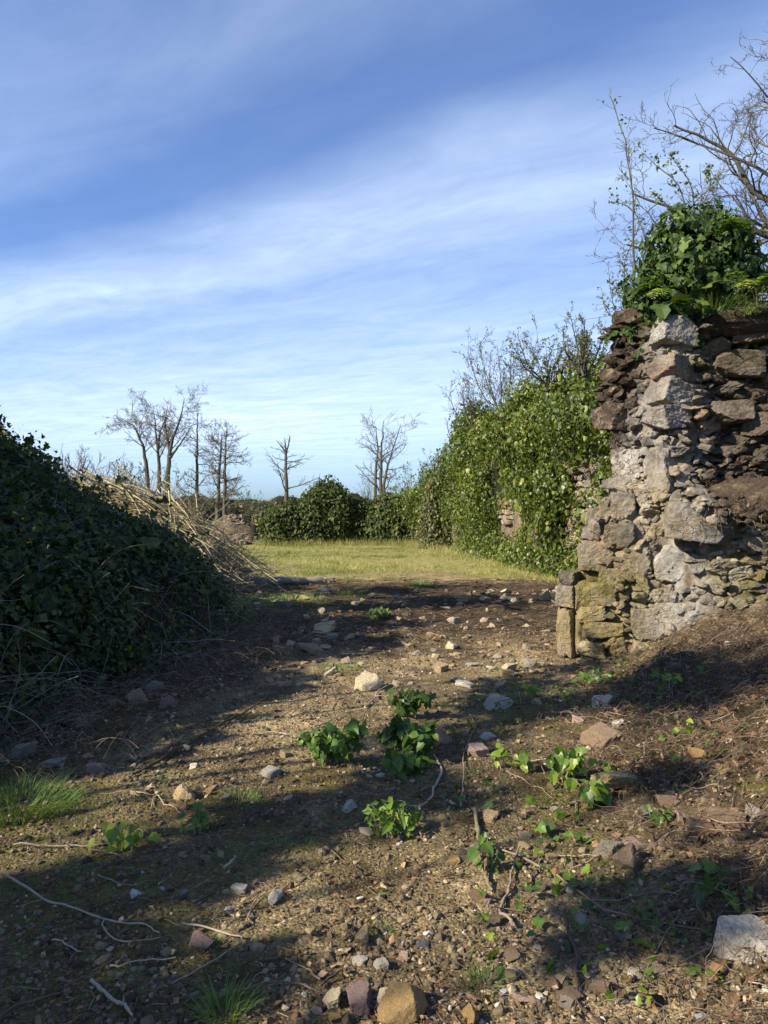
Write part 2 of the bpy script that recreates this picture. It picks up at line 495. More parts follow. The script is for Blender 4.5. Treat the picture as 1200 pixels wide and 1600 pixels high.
def ground_mat():
    m, nt = new_mat('bare_ground')
    pos = nt.n('ShaderNodeTexCoord').outputs['Object']
    n_s, n_m, n_f = nt.noise(pos, 1.1, 5, .6), nt.noise(pos, 6, 7, .65), nt.noise(pos, 38, 6, .7)
    vo = nt.n('ShaderNodeTexVoronoi', {'Vector': pos, 'Scale': 75.0, 'Randomness': 1.0})
    vo2 = nt.n('ShaderNodeTexVoronoi', {'Vector': pos, 'Scale': 190.0, 'Randomness': 1.0})
    soil = nt.ramp(n_m, [(.3, (.060, .046, .026)), (.5, (.115, .088, .048)), (.7, (.18, .137, .076))])
    sandc = nt.ramp(n_m, [(.3, (.20, .148, .080)), (.55, (.32, .245, .135)), (.75, (.42, .33, .19))])
    c = nt.mix(attr(nt, 'sand'), soil, sandc)
    c = nt.mix(1., c, nt.ramp(nt.noise(pos, 1.7, 6, .62, .5), [(.36, (.50, .46, .42)), (.50, (.92, .90, .88)), (.66, (1.18, 1.15, 1.08))]), 'MULTIPLY')
    # loose grains: each cell its own tone
    gr = nt.ramp(nt.n('ShaderNodeSeparateColor', {0: vo.outputs['Color']}).outputs[0], [(0, .55), (.6, 1.0), (.86, 1.35), (1, 2.1)])
    gr2 = nt.ramp(nt.n('ShaderNodeSeparateColor', {0: vo2.outputs['Color']}).outputs[0], [(0, .6), (.7, 1.05), (1, 1.6)])
    c = nt.mix(.75, c, nt.mix(1., c, gr, 'MULTIPLY'))
    c = nt.mix(.7, c, nt.mix(1., c, gr2, 'MULTIPLY'))
    hum = nt.ramp(n_m, [(.3, (.020, .014, .009)), (.7, (.066, .046, .029))])
    hf = nt.m('MULTIPLY', attr(nt, 'humus'), nt.ramp(n_f, [(.25, 1), (.75, .55)]))
    c = nt.mix(hf, c, hum)
    mos = nt.ramp(n_f, [(.25, (.045, .050, .010)), (.5, (.11, .108, .022)), (.75, (.22, .20, .04))])
    mf = nt.m('MULTIPLY', attr(nt, 'moss'), nt.ramp(nt.noise(pos, 9, 6, .7), [(.40, 0), (.60, .95)]))
    c = nt.mix(mf, c, mos)
    gs = nt.ramp(nt.noise(pos, 3, 6, .7), [(.3, (.16, .155, .045)), (.55, (.28, .25, .09)), (.75, (.42, .36, .17))])
    c = nt.mix(attr(nt, 'grass'), c, gs)
    hgt = nt.m('ADD', nt.m('MULTIPLY', nt.noise(pos, 22, 8, .7), 1.2),
               nt.m('ADD', nt.m('MULTIPLY', nt.m('SUBTRACT', 1.0, vo.outputs['Distance']), .5), nt.m('MULTIPLY', n_f, .7)))
    b = nt.n('ShaderNodeBump', {'Strength': .9, 'Distance': .022, 'Height': hgt}).outputs[0]
    finish(nt, pbsdf(nt, c, .95, b, .15))
    return m


M_GROUND = ground_mat()

# ------------------------------------------------------------------ the lie of the land
def bank_d(x, y):
    return x - np.interp(y, [0, 2, 4, 6, 8, 9.5, 12], [.95, 1.0, 1.1, 1.65, 2.25, 3.6, 7])


def G(x, y):
    x = np.atleast_1d(np.asarray(x, float)); y = np.atleast_1d(np.asarray(y, float))
    z = .10 * (fb2(x, y, .45, 3, 1) - .5) + .035 * (fb2(x, y, 2.3, 3, 2) - .5)
    near = sstep(60, 20, y)
    z = z + near * (.034 * (fb2(x, y, 6.5, 3, 3) - .5) + .016 * (fb2(x, y, 17, 2, 9) - .5))
    d = bank_d(x, y)
    b = .42 * np.logaddexp(0, d * 5) / 5
    b = 1.15 * np.tanh(b / 1.15)
    on = sstep(0, .5, d)
    z = z + b + on * (.22 * (fb2(x, y, 1.7, 3, 4) - .5) + .13 * (fb2(x, y, 5.0, 3, 5) - .5) + .05 * near * (fb2(x, y, 14, 2, 8) - .5))
    deb = sstep(9, 11, y) * sstep(18, 16, y)
    z = z + deb * .10 * (fb2(x, y, 2.6, 3, 6) - .4)
    z = z + 6 * sstep(120, 500, y) + 30 * sstep(500, 2500, np.hypot(x, y))
    return z


def pxg(px_, py_):
    """the spot on the ground that stands at a pixel of the 1200x1600 photograph"""
    dx, dz = (px_ - 600) / 1200., (800 - py_) / 1200.
    Y = np.concatenate([np.linspace(1.5, 14, 2500), np.linspace(14, 60, 1500)])
    g = G(dx * Y, Y)
    i = np.argmax(1.6 + dz * Y < g)
    y = Y[i]
    return np.array([dx * y, y, g[i]])


MFY = [1, 2.4, 3.5, 4.9, 6, 7, 8.35, 10.4, 11.3, 12.5, 14]
MFX = [-4.4, -3.5, -2.95, -2.5, -2.45, -2.05, -1.85, -1.72, -2.1, -3.2, -5.2]


def mound(x, y):
    x = np.asarray(x, float); y = np.asarray(y, float)
    d = np.interp(y, MFY, MFX) - x + .35 * (fb2(x, y, .9, 2, 21) - .5)
    h = np.interp(d, [-.6, 0, .3, .8, 1.35, 2.0, 2.5, 3.3, 5, 9], [-.5, -.02, .28, .85, 1.28, 1.52, 1.78, 2.5, 2.95, 3.05])
    lump = sstep(0, .8, d)
    return h + lump * (.36 * (fb2(x, y, 1.1, 3, 22) - .5) + .18 * (fb2(x, y, 4, 2, 23) - .5))


# ground sheet
gx = np.concatenate([-np.geomspace(2600, 4.03, 90), np.arange(-4, 5.6, .032), np.geomspace(5.63, 2600, 90)])
gy = np.concatenate([-np.geomspace(600, .5, 40), np.linspace(-.4, 1.4, 12), np.arange(1.5, 7, .022), np.geomspace(7.02, 20, 320), np.geomspace(20.1, 60, 110), np.geomspace(61, 2600, 70)])
XX, YY = np.meshgrid(gx, gy)
xf, yf = XX.ravel(), YY.ravel()
zf = G(xf, yf)
ny, nx = XX.shape
idx = np.arange(ny * nx).reshape(ny, nx)
GF = np.stack([idx[:-1, :-1], idx[:-1, 1:], idx[1:, 1:], idx[1:, :-1]], -1).reshape(-1, 4)


def masks(x, y):
    n1, n2 = fb2(x, y, .8, 4, 31), fb2(x, y, 2.2, 4, 32)
    d = bank_d(x, y)
    grass = sstep(17.6, 20.5, y + 3 * (n1 - .5)) * (1 - .7 * sstep(22, 19, y) * sstep(.42, .52, n2))
    grass = np.maximum(grass, .7 * sstep(11.5, 13, y) * sstep(-.6, -1.6, x + 1.5 * (n1 - .5)) * sstep(.4, .55, n2))
    humus = np.maximum(sstep(-.1, .55, d + 1.0 * (n1 - .5)) * (.55 + .6 * sstep(.35, .6, n2)), sstep(8.8, 11, y + 2 * (n1 - .5)) * sstep(17.6, 16.4, y) * (.35 + .75 * sstep(.35, .6, n2)))
    df = np.interp(y, MFY, MFX) - x
    humus = np.maximum(humus, sstep(-.9, -.2, df + .8 * (n2 - .5)) * .9)
    humus = np.clip(humus * sstep(19, 17, y), 0, 1)
    moss = np.clip(sstep(1.1, -.6, x + .8 * (n1 - .5)) * sstep(7.5, 5.0, y) * sstep(.30, .50, n2) + .8 * sstep(.58, .7, n2) * sstep(12, 8, y), 0, 1)
    def spot(cx, cy, rx, ry): return np.exp(-(((x - cx) / rx) ** 2 + ((y - cy) / ry) ** 2))
    sand = spot(.15, 3.1, .75, .6) + spot(.6, 2.5, .6, .3) + spot(-.5, 6.3, .8, 1.6) + spot(.9, 8.3, 1.3, 1.1) + spot(1.9, 9.4, .9, 1.0) + .9 * spot(-1.2, 5.0, .8, .5) + 1.6 * spot(.2, 18.6, 5, 1.2)
    sand = np.clip(sand * 1.15 * sstep(.25, .6, n2) + .06, 0, 1)
    return dict(grass=np.clip(grass, 0, 1), humus=humus, moss=moss * (1 - .7 * sand), sand=sand)


GM = masks(xf, yf)
ground = solid('ground', np.stack([xf, yf, zf], 1), GF, M_GROUND, smooth=True, attrs=GM)
tag(ground, 'bare trodden earth with sandy, mossy and grassy patches between the ruins', 'ground', kind='structure')

# ------------------------------------------------------------------ leaves
LOBED_V = np.array([[0, 0, 0], [0, .42, -.03], [0, 1, -.16], [.30, -.10, .03], [.56, .14, .05], [.30, .36, .05], [.36, .62, -.01],
                    [-.30, -.10, .03], [-.56, .14, .05], [-.30, .36, .05], [-.36, .62, -.01]])
LOBED_F = np.array([[0, 3, 1], [3, 4, 1], [4, 5, 1], [5, 6, 1], [6, 2, 1], [1, 7, 0], [1, 8, 7], [1, 9, 8], [1, 10, 9], [1, 2, 10]])
HEART_V = np.array([[0, 0, 0], [0, .5, -.03], [0, 1, -.2], [.30, .02, .06], [.40, .32, .07], [.22, .72, -.02], [-.30, .02, .06], [-.40, .32, .07], [-.22, .72, -.02]])
HEART_F = np.array([[0, 3, 1], [3, 4, 1], [4, 5, 1], [5, 2, 1], [1, 6, 0], [1, 7, 6], [1, 8, 7], [1, 2, 8]])
SIMPLE_V = np.array([[0, 0, 0], [.36, .42, .07], [0, 1, -.12], [-.36, .42, .07]])
SIMPLE_F = np.array([[0, 1, 2], [0, 2, 3]])
BLADE_V = np.array([[-.5, 0, 0], [.5, 0, 0], [.32, .6, .12], [-.32, .6, .12], [0, 1, .45]])
BLADE_F = np.array([[0, 1, 2], [0, 2, 3], [3, 2, 4]])


def tri_of(F):
    F = np.asarray(F)
    return F if F.shape[1] == 3 else np.vstack([F[:, [0, 1, 2]], F[:, [0, 2, 3]]])


def sample_surface(V, F, n, rs, weight=None):
    T = tri_of(F)
    a, b, c = V[T[:, 0]], V[T[:, 1]], V[T[:, 2]]
    cr = np.cross(b - a, c - a)
    ar = np.linalg.norm(cr, axis=1)
    wt = ar.copy()
    if weight is not None:
        wt = wt * weight((a + b + c) / 3)
    k = rs.choice(len(T), n, p=wt / wt.sum())
    u, v = rs.rand(n), rs.rand(n)
    f = u + v > 1
    u[f], v[f] = 1 - u[f], 1 - v[f]
    P = a[k] + u[:, None] * (b - a)[k] + v[:, None] * (c - a)[k]
    return P, nrm(cr[k])


def leaf_cover(V, F, n, size, rs, base=LOBED_V, bf=LOBED_F, depth=(-.04, .16), jit=.5, up=.35, droop=True, weight=None, tint=(.5, .22), keep=None, svar=.35):
    """leaves over a surface, tips hanging down, blades facing out"""
    P, N = sample_surface(V, F, n, rs, weight)
    if keep is not None:
        k = keep(P); P, N = P[k], N[k]
    n = len(P)
    P = P + N * rs.uniform(depth[0], depth[1], n)[:, None]
    nm = nrm(N + rs.normal(0, jit, (n, 3)) + np.array([0, 0, up]))
    upv = np.tile(np.array([0, 0, -1.0 if droop else 1.0]), (n, 1)) + rs.normal(0, .45, (n, 3))
    Rm = frames(nm, upv)
    s = size * np.exp(rs.normal(0, svar, n))
    return scatter(base, bf, P, Rm, s, np.clip(rs.normal(tint[0], tint[1], n), 0, 1))


def cam_weight(ref=6., lo=.02):
    def wf(C):
        d = np.linalg.norm(C - np.array([0, 0, 1.6]), axis=1)
        infr = (np.abs(C[:, 0]) < .75 * np.maximum(C[:, 1], 0) + 1.2)
        return np.clip((ref / np.maximum(d, 1)) ** 1.6, .08, 3) * np.where(infr, 1, lo)
    return wf


# ------------------------------------------------------------------ plants: bare trees
def rot_about(v, axis, ang):
    c, s = math.cos(ang), math.sin(ang)
    return v * c + np.cross(axis, v) * s + axis * np.dot(axis, v) * (1 - c)


def grow(rs, p, d, L, r, k, wig, grav, taper=.25):
    pts = [p]
    d = d / np.linalg.norm(d)
    st = L / (k - 1)
    for i in range(k - 1):
        d = d + rs.normal(0, wig, 3) + np.array([0, 0, grav])
        d = d / np.linalg.norm(d)
        pts.append(pts[-1] + d * st)
    t = np.linspace(0, 1, k)
    return np.array(pts), r * (1 - (1 - taper) * t)


def children(rs, par, n, t0, ratio, ang, rratio, k, wig, grav, flat=0., minr=.003, tshape=.5, planar=None):
    out = []
    LS = [np.linalg.norm(np.diff(p, axis=0), axis=1).sum() for p, r in par]
    for (pts, rad), L in zip(par, LS):
        q = n * min(1, (L / max(LS)) * 1.5) ** .8
        m = rs.poisson(q) if q < 5 else int(q * rs.uniform(.8, 1.2))
        az0 = rs.uniform(0, 6.28)
        for j in range(m):
            t = t0 + (1 - t0) * ((j + rs.rand()) / max(m, 1))
            f = t * (len(pts) - 1); i = min(int(f), len(pts) - 2); f -= i
            p = pts[i] * (1 - f) + pts[i + 1] * f
            tan = nrm(pts[i + 1] - pts[i])
            ax = np.cross(tan, rs.normal(0, 1, 3)); ax /= np.linalg.norm(ax) + 1e-9
            d = rot_about(tan, ax, math.radians(rs.normal(ang, ang * .22)))
            if flat: d[2] *= (1 - flat)
            d = d + np.array([0, 0, .12 if not flat else .05])
            rr = max((rad[i] * (1 - f) + rad[i + 1] * f) * rratio, minr)
            out.append(grow(rs, p, d, L * ratio * (1 - tshape * t) * rs.uniform(.65, 1.25), rr, k, wig, grav))
    return out


def tubes(mb, br, sides, rs, t0=.5, ts=.2):
    byk = {}
    for pts, rad in br: byk.setdefault(len(pts), []).append((pts, rad))
    for k, l in byk.items():
        P = np.array([a for a, b in l]); Rr = np.array([b for a, b in l])
        V, F = btube(P, Rr, sides)
        mb.add(V, F, np.repeat(np.clip(rs.normal(t0, ts, len(l)), 0, 1), k * sides))


def bare_tree(name, label, base, stems, seed, group=None, levels=None, buds=0, budsize=.03, cat='tree', minr=.004, twig=M_TWIG, limbs=None):
    """stems: list of (polyline, r0, r1); levels: dicts for children()"""
    rs = np.random.RandomState(seed)
    root = empty(name, tuple(base), label, cat, group)
    tips = []
    for grp in ([[q] for q in stems] if cat == 'sapling' else [stems]):
        tr, cr = MB(), MB()
        cur = []
        for pl, r0, r1 in grp:
            k = 16
            P = smoothline(np.asarray(pl, float), k)
            P[1:-1] += rs.normal(0, .006 * np.linalg.norm(P[-1] - P[0]) * .5, (k - 2, 3))
            rad = r0 + (r1 - r0) * np.linspace(0, 1, k) ** .8
            rad[0] *= 1.35
            V, F = btube(P, rad, 9); tr.add(V, F, .45)
            cur.append((P, rad))
        for li, lv in enumerate(levels):
            nxt = children(rs, cur, minr=minr, **lv)
            if not nxt: break
            tubes(tr if (li == 0 and limbs) else cr, nxt, 6 if li == 0 else (4 if li == 1 else 3), rs)
            tips += nxt if li >= len(levels) - 2 else []
            cur = nxt
        tr.out('trunk' if cat == 'tree' else 'stem', M_BARK, root, base, True)
        if cr.n: cr.out('crown' if cat == 'tree' else 'twig_spray', twig, root, base, True)
    if buds and tips:
        pts = np.concatenate([p[1:] for p, r in tips])
        pts = pts[rs.choice(len(pts), min(buds, len(pts) * 3))]
        n = len(pts)
        Rm = frames(rs.normal(0, 1, (n, 3)) + np.array([0, -.3, .6]), rs.normal(0, 1, (n, 3)))
        V, F, T = scatter(SIMPLE_V, SIMPLE_F, pts + rs.normal(0, .015, (n, 3)), Rm, budsize * rs.uniform(.5, 1.3, n), rs.rand(n))
        solid('leaves', V, F, M_BUD, root, base, T)
    return root


# ------------------------------------------------------------------ the near ruin
WA = np.array([2.06, 8.4]); WE = np.array([.972, -.235]); WE /= np.linalg.norm(WE)
WN = np.array([WE[1], -WE[0]])                        # out of the face, towards the clearing
EDGE_Z = [-.3, 0, .45, .9, 1.3, 1.6, 1.72, 2.1, 2.45, 2.75, 3.05, 3.35, 3.8, 4.3]
EDGE_S = [.10, .10, .08, .10, .18, .24, .44, .50, .52, .40, .34, .46, .56, .9]
S_END = 3.6


def wedge(z): return np.interp(z, EDGE_Z, EDGE_S)


def wdepth(s, z):
    s = np.asarray(s, float); z = np.asarray(z, float)
    up = sstep(1.6, 2.0, z)
    d = -up * (.75 * np.clip(1.02 - s, 0, 1)) - up * .28 * sstep(1.15, 1.6, s) - .10 * (z - 1.2)
    d = d - .12 * sstep(2.6, 3.8, z) * sstep(1.2, 2, s)
    led = sstep(1.0, 1.4, s) * sstep(1.95, 1.6, z)
    return d + .22 * led


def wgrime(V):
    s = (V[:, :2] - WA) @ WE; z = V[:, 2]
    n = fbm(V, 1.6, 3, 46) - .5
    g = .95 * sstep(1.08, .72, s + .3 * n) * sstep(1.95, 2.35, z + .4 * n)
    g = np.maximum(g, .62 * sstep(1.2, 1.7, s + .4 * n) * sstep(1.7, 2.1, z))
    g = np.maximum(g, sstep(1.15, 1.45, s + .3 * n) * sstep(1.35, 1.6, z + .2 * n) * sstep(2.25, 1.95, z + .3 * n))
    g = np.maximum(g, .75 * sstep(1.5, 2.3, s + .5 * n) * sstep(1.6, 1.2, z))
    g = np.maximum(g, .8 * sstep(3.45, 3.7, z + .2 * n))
    def blob(cx, cy, rx, ry):
        a, b = pxw(cx, cy)
        return np.exp(-(((s - a + .12 * n) / (rx * .0071)) ** 2 + ((z - b + .15 * n) / (ry * .0071)) ** 2) ** 1.5)
    lime = np.clip(blob(1000, 745, 42, 95) + blob(1030, 640, 45, 70) + blob(1055, 520, 45, 45) + blob(1060, 880, 45, 60) + blob(1035, 965, 60, 50) + .6 * blob(1075, 810, 30, 70), 0, 1)
    ochre = np.clip(blob(935, 985, 60, 45) + .6 * blob(890, 985, 25, 50) + .5 * blob(960, 910, 60, 60) + .5 * blob(1000, 800, 60, 60), 0, 1)
    green = np.clip(blob(905, 928, 10, 34) + .8 * blob(945, 915, 40, 26) + .5 * blob(1010, 930, 30, 40) + .6 * blob(1165, 900, 60, 50) + .6 * blob(1130, 545, 60, 30) + .5 * blob(930, 985, 70, 20), 0, 1)
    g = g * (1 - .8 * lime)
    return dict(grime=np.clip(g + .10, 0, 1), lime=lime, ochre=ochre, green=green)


def wpt(s, z, d):
    s, z, d = np.broadcast_arrays(np.asarray(s, float), np.asarray(z, float), np.asarray(d, float))
    return np.stack([WA[0] + WE[0] * s + WN[0] * d, WA[1] + WE[1] * s + WN[1] * d, z], -1)


def pxw(px_, py_, d=0.0):
    dx, dz = (px_ - 600) / 1200., (800 - py_) / 1200.
    t = (WN @ WA + d) / (WN @ np.array([dx, 1.]))
    P = np.array([dx * t, t])
    return float((P - WA) @ WE), float(1.6 + dz * t)


WROT = np.stack([np.array([WE[0], WE[1], 0]), np.array([-WN[0], -WN[1], 0]), np.array([0, 0, 1.])], 1)   # local x along, y inward, z up
ruin_base = np.array([WA[0], WA[1], 0.0])
ruin = empty('ruined_wall', tuple(ruin_base), 'tall crumbling rubble stone wall end with pale corner blocks, topped by an ivy clump', 'ruined wall', 'ruined stone walls round the clearing')

# core of mortar and hearting
rs = np.random.RandomState(5)
zl = np.linspace(-.4, 3.78, 120)
ring = []
TH = 1.35
for z in zl:
    e = float(wedge(z)) + .05
    sF = np.linspace(e, S_END, 150)
    dF = wdepth(sF, z) - (.035 if z < 1.6 else .06)
    topfade = sstep(3.3, 3.78, z) * .35
    bs = np.linspace(S_END, e + .1, 24)
    side = np.linspace(-TH, float(dF[0]), 16)[1:-1]
    pf = wpt(sF, z, dF - topfade)
    pb = wpt(bs, z, -TH + topfade)
    ps = wpt(np.full(len(side), e), z, side)
    ring.append(np.vstack([pf, pb, ps]))
ring = np.array(ring)
nz, nr, _ = ring.shape
cen = ring.mean(1, keepdims=True)
nv = ring.reshape(-1, 3)
amp = .14 * (fbm(nv, 2.2, 4, 41) - .5) + .12 * (fbm(nv, 8, 4, 42) - .5) + .05 * (fbm(nv, 22, 2, 47) - .5)
nd = np.tile(np.concatenate([np.tile([WN[0], WN[1], 0], (150, 1)), np.tile([-WN[0], -WN[1], 0], (24, 1)), np.tile([-WE[0], -WE[1], 0], (nr - 174, 1))]), (nz, 1))
nv = nv + nd * amp[:, None]
nv[:, 2] += .05 * (fbm(nv, 4, 2, 43) - .5)
ii = np.arange(nz * nr).reshape(nz, nr)
jj = np.roll(ii, -1, 1)
cf = np.stack([ii[:-1], jj[:-1], jj[1:], ii[1:]], -1).reshape(-1, 4)
topc = len(nv)
nv = np.vstack([nv, cen[-1] + np.array([[0, 0, .1]])])
tf = np.stack([ii[-1], jj[-1], np.full(nr, topc)], -1)
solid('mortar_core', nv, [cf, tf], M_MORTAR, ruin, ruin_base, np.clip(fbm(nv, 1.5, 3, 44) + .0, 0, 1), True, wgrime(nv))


def stone_into(mb, rs, s, z, hw, hh, hd, d, tint, sub=3, rough=.10, tilt=.12, cuts=5, yaw=.1, roll=.06, yaw0=0.):
    V, F = rock_shape(rs, (hw, hd, hh), sub, cuts, rough, 1., tilt)
    a, b = yaw0 + rs.normal(0, yaw), rs.normal(0, roll)
    ca, sa, cb, sb = math.cos(a), math.sin(a), math.cos(b), math.sin(b)
    R1 = np.array([[ca, -sa, 0], [sa, ca, 0], [0, 0, 1]]); R2 = np.array([[cb, 0, sb], [0, 1, 0], [-sb, 0, cb]])
    P = V @ (R2 @ R1).T @ WROT.T + wpt(s, z, d)
    mb.add(P, F, tint)


# the distinctive blocks, each a part:  px, py, w, h (pixels of the photo), proud, tint, note
BLOCKS = [(1052, 517, 74, 64, .16, .97), (1052, 574, 86, 48, .10, .80), (1050, 616, 70, 50, .12, .40), (1042, 653, 78, 42, .12, .66), (1004, 638, 40, 34, .03, .20),
          (962, 655, 80, 46, .10, .52), (990, 728, 46, 66, .00, .98), (1040, 735, 60, 78, .02, .36), (974, 790, 40, 46, .05, .62), (970, 837, 52, 44, .03, .05),
          (930, 873, 62, 50, .03, .36), (1098, 818, 116, 66, .22, .10), (1050, 880, 56, 58, .02, .99), (1118, 545, 64, 44, .08, .50), (1152, 572, 92, 50, .20, .34),
          (1180, 520, 80, 44, .18, .58), (1142, 645, 76, 46, .20, .30), (1190, 662, 66, 44, .16, .62), (1010, 975, 44, 52, .01, .42), (1050, 968, 54, 56, .01, .9),
          (955, 907, 42, 40, .01, .52), (942, 985, 76, 30, .01, .56), (985, 880, 60, 66, .0, .46), (925, 960, 46, 24, .03, .50), (935, 930, 60, 40, .01, .44)]
used = []
for bx, by, bw, bh, pr, tn in BLOCKS:
    s, z = pxw(bx, by)
    s, z = pxw(bx, by, float(wdepth(s, z)))
    q_ = .84 if bw > 60 else .94
    hw, hh = bw / 2 * .0071 * q_, bh / 2 * .0071 * q_
    hd = rs.uniform(.2, .28)
    mb = MB()
    low = z < 1.7
    if not low and s < 1.35: hd, hw, hh = .17, hw * .9, hh * .95
    stone_into(mb, rs, s, z, hw * 1.03, hh * 1.03, hd, float(wdepth(s, z)) + pr + .02 - hd * .93, tn, 5 if bw > 60 else 4, .07 if not low else .05, .13 if not low else .05, 5, .12 if not low else .04, .06, .62 if (not low and s < 1.35) else 0.)
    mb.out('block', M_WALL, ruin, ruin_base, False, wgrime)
    used.append((s, z, hw, hh))


def free(s, z, hw, hh, k=.72):
    for a, b, c, d in used:
        if abs(s - a) < (hw + c) * k and abs(z - b) < (hh + d) * k: return False
    return True


# coursed rubble of the face
mb = MB()
z = -.15
while z < 3.75:
    low = z < 1.62
    hc = rs.uniform(.12, .22) if low else rs.uniform(.05, .13)
    s = float(wedge(z + hc / 2)) - .02
    while s < S_END - .1:
        wd = rs.uniform(.11, .34) if low else rs.uniform(.07, .23) * (1.5 if rs.rand() < .10 else 1)
        hs = hc * rs.uniform(.7, 1.2)
        cs, cz = s + wd / 2, z + hc / 2 + rs.normal(0, .018 if low else .03)
        if free(cs, cz, wd / 2, hs / 2) and rs.rand() > (.06 if low else .16):
            hd = rs.uniform(.12, .2)
            pr = rs.normal(.0, .014) if low else rs.gamma(1.4, .05) - .06
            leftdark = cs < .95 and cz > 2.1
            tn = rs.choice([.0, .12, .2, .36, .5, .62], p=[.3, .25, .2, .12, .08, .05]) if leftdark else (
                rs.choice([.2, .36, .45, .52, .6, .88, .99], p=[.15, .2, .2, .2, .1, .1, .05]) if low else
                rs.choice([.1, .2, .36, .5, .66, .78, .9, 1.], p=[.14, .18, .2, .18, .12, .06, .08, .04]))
            stone_into(mb, rs, cs, cz, wd / 2 * 1.02, hs / 2 * 1.04, hd, float(wdepth(cs, cz)) + pr - hd * .85, np.clip(tn + rs.normal(0, .04), 0, 1),
                       4 if wd > .2 else 3, .09 if low else .15, .13 if low else .30, 8, .07 if low else .5, .09 if low else .32)
        s += wd
    z += hc
# chips and pinnings packed into the joints
for k in range(1500):
    cs, cz = rs.uniform(.15, S_END), rs.uniform(-.1, 3.75)
    if cs < wedge(cz): continue
    q = rs.uniform(.018, .06) * (1.25 if cz > 1.6 else .8)
    stone_into(mb, rs, cs, cz, q * rs.uniform(1, 1.9), q * rs.uniform(.5, .9), q, float(wdepth(cs, cz)) - .02 + rs.normal(0, .02), np.clip(rs.choice([.1, .2, .36, .5, .66, .88], p=[.2, .2, .2, .2, .1, .1]) + rs.normal(0, .05), 0, 1), 2, .12, .25, 5, .6, .4)
# the end of the wall, seen edge-on
for zz in np.arange(0, 3.6, .17):
    for dd in np.arange(-1.25, -.05, .32):
        e = float(wedge(zz))
        d0 = float(wdepth(e, zz))
        if dd > d0 - .1: continue
        hh = rs.uniform(.06, .1)
        stone_into(mb, rs, e + .12 + rs.normal(0, .03), zz + rs.normal(0, .02), rs.uniform(.12, .18), hh, rs.uniform(.13, .2), dd, np.clip(rs.choice([.1, .2, .36, .5, .66]) + rs.normal(0, .05), 0, 1), 3, .1, .12)
# (broken top)
for k in range(60):
    s = rs.uniform(.5, S_END); d = rs.uniform(-1.2, -.15)
    stone_into(mb, rs, s, 3.74 + rs.normal(.03, .05), rs.uniform(.07, .2), rs.uniform(.04, .1), rs.uniform(.08, .2), d + float(wdepth(s, 3.7)) * .6, rs.rand() * .8, 3, .1, .2, 5, .8, .2)
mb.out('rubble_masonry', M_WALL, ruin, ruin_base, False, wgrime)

# dressed jamb with a chamfered edge at the foot of the wall end
for (jx, jy, jw, jh, dd, tn) in [(889, 988, 30, 78, -.03, .60), (890, 932, 32, 36, -.02, .30), (893, 905, 30, 24, -.04, .12), (908, 990, 24, 70, .0, .42), (905, 930, 26, 44, .01, .34)]:
    s, z = pxw(jx, jy)
    mb = MB()
    V, F = rock_shape(rs, (jw / 2 * .0074, .17, jh / 2 * .0072), 4, 5, .085, 1., .07)
    a = math.radians(-24 if jx < 900 else 18)
    R1 = np.array([[math.cos(a), -math.sin(a), 0], [math.sin(a), math.cos(a), 0], [0, 0, 1]])
    mb.add(V @ R1.T @ WROT.T + wpt(s, z, dd - .14), F, tn)
    mb.out('jamb_stone', M_WALL, ruin, ruin_base, False, wgrime)

# earth caught on the ledge and on top
def earth_lump(name, c, r, seed, mat=M_MORTAR, parent=None, base=None):
    V, F = ICO[5]
    V = V * (1 + .5 * (fbm(V + seed, 1.6, 4, seed) - .5) + .22 * (fbm(V + seed, 5, 3, seed + 1) - .5) + .10 * (fbm(V + seed, 16, 2, seed + 2) - .5))[:, None] * np.array(r)
    V = V @ np.array([[WE[0], WE[1], 0], [-WN[0], -WN[1], 0], [0, 0, 1]]) + c
    n = len(V)
    return solid(name, V, F, mat, parent, base, .25 + .3 * fbm(V, 3, 3, 5), True, dict(grime=.85 + .15 * fbm(V, 4, 3, 6), lime=np.zeros(n), ochre=np.zeros(n), green=.5 * sstep(.5, .65, fbm(V, 2, 3, 7))))


led = wpt(2.3, 1.70, .0)
earth_lump('soil_ledge', led, (1.15, .36, .27), 3, parent=ruin, base=ruin_base)
mb = MB()
for k in range(420):
    s_, z_ = rs.uniform(1.15, 3.3), rs.uniform(1.5, 1.98)
    p = wpt(s_, z_, float(wdepth(s_, z_)) + .10 + .22 * sstep(1.98, 1.6, z_))
    pts, rad = grow(rs, p, nrm(rs.normal(0, 1, 3) + [-.2, -.5, -.3]), rs.uniform(.05, .3), rs.uniform(.0012, .0035), 8, .3, -.08, .5)
    Vt, Ft = btube(pts, rad, 3); mb.add(Vt, Ft, rs.rand())
tag(mb.out('roots', M_ROOT, ruin, ruin_base), kind='stuff')
mb = MB()
for k in range(260):
    s_ = rs.uniform(1.2, 3.3); top_ = rs.rand() < .35
    z_ = 3.62 + rs.normal(.03, .06) if top_ else rs.uniform(1.5, 2.0)
    q = rs.uniform(.012, .05) * (1.6 if top_ else 1)
    stone_into(mb, rs, s_, z_, q * 1.4, q * .8, q, float(wdepth(s_, min(z_, 3.7))) + (.02 - .3 * rs.rand() if top_ else .12 + .22 * sstep(1.98, 1.6, z_) + rs.normal(0, .03)), rs.choice([.1, .2, .36, .52, .9]), 2, .15, .3, 5, .8, .5)
mb.out('loose_rubble', M_WALL, ruin, ruin_base, False, wgrime)
earth_lump('soil_cap', wpt(1.9, 3.72, -.75), (1.5, .55, .22), 4, parent=ruin, base=ruin_base)

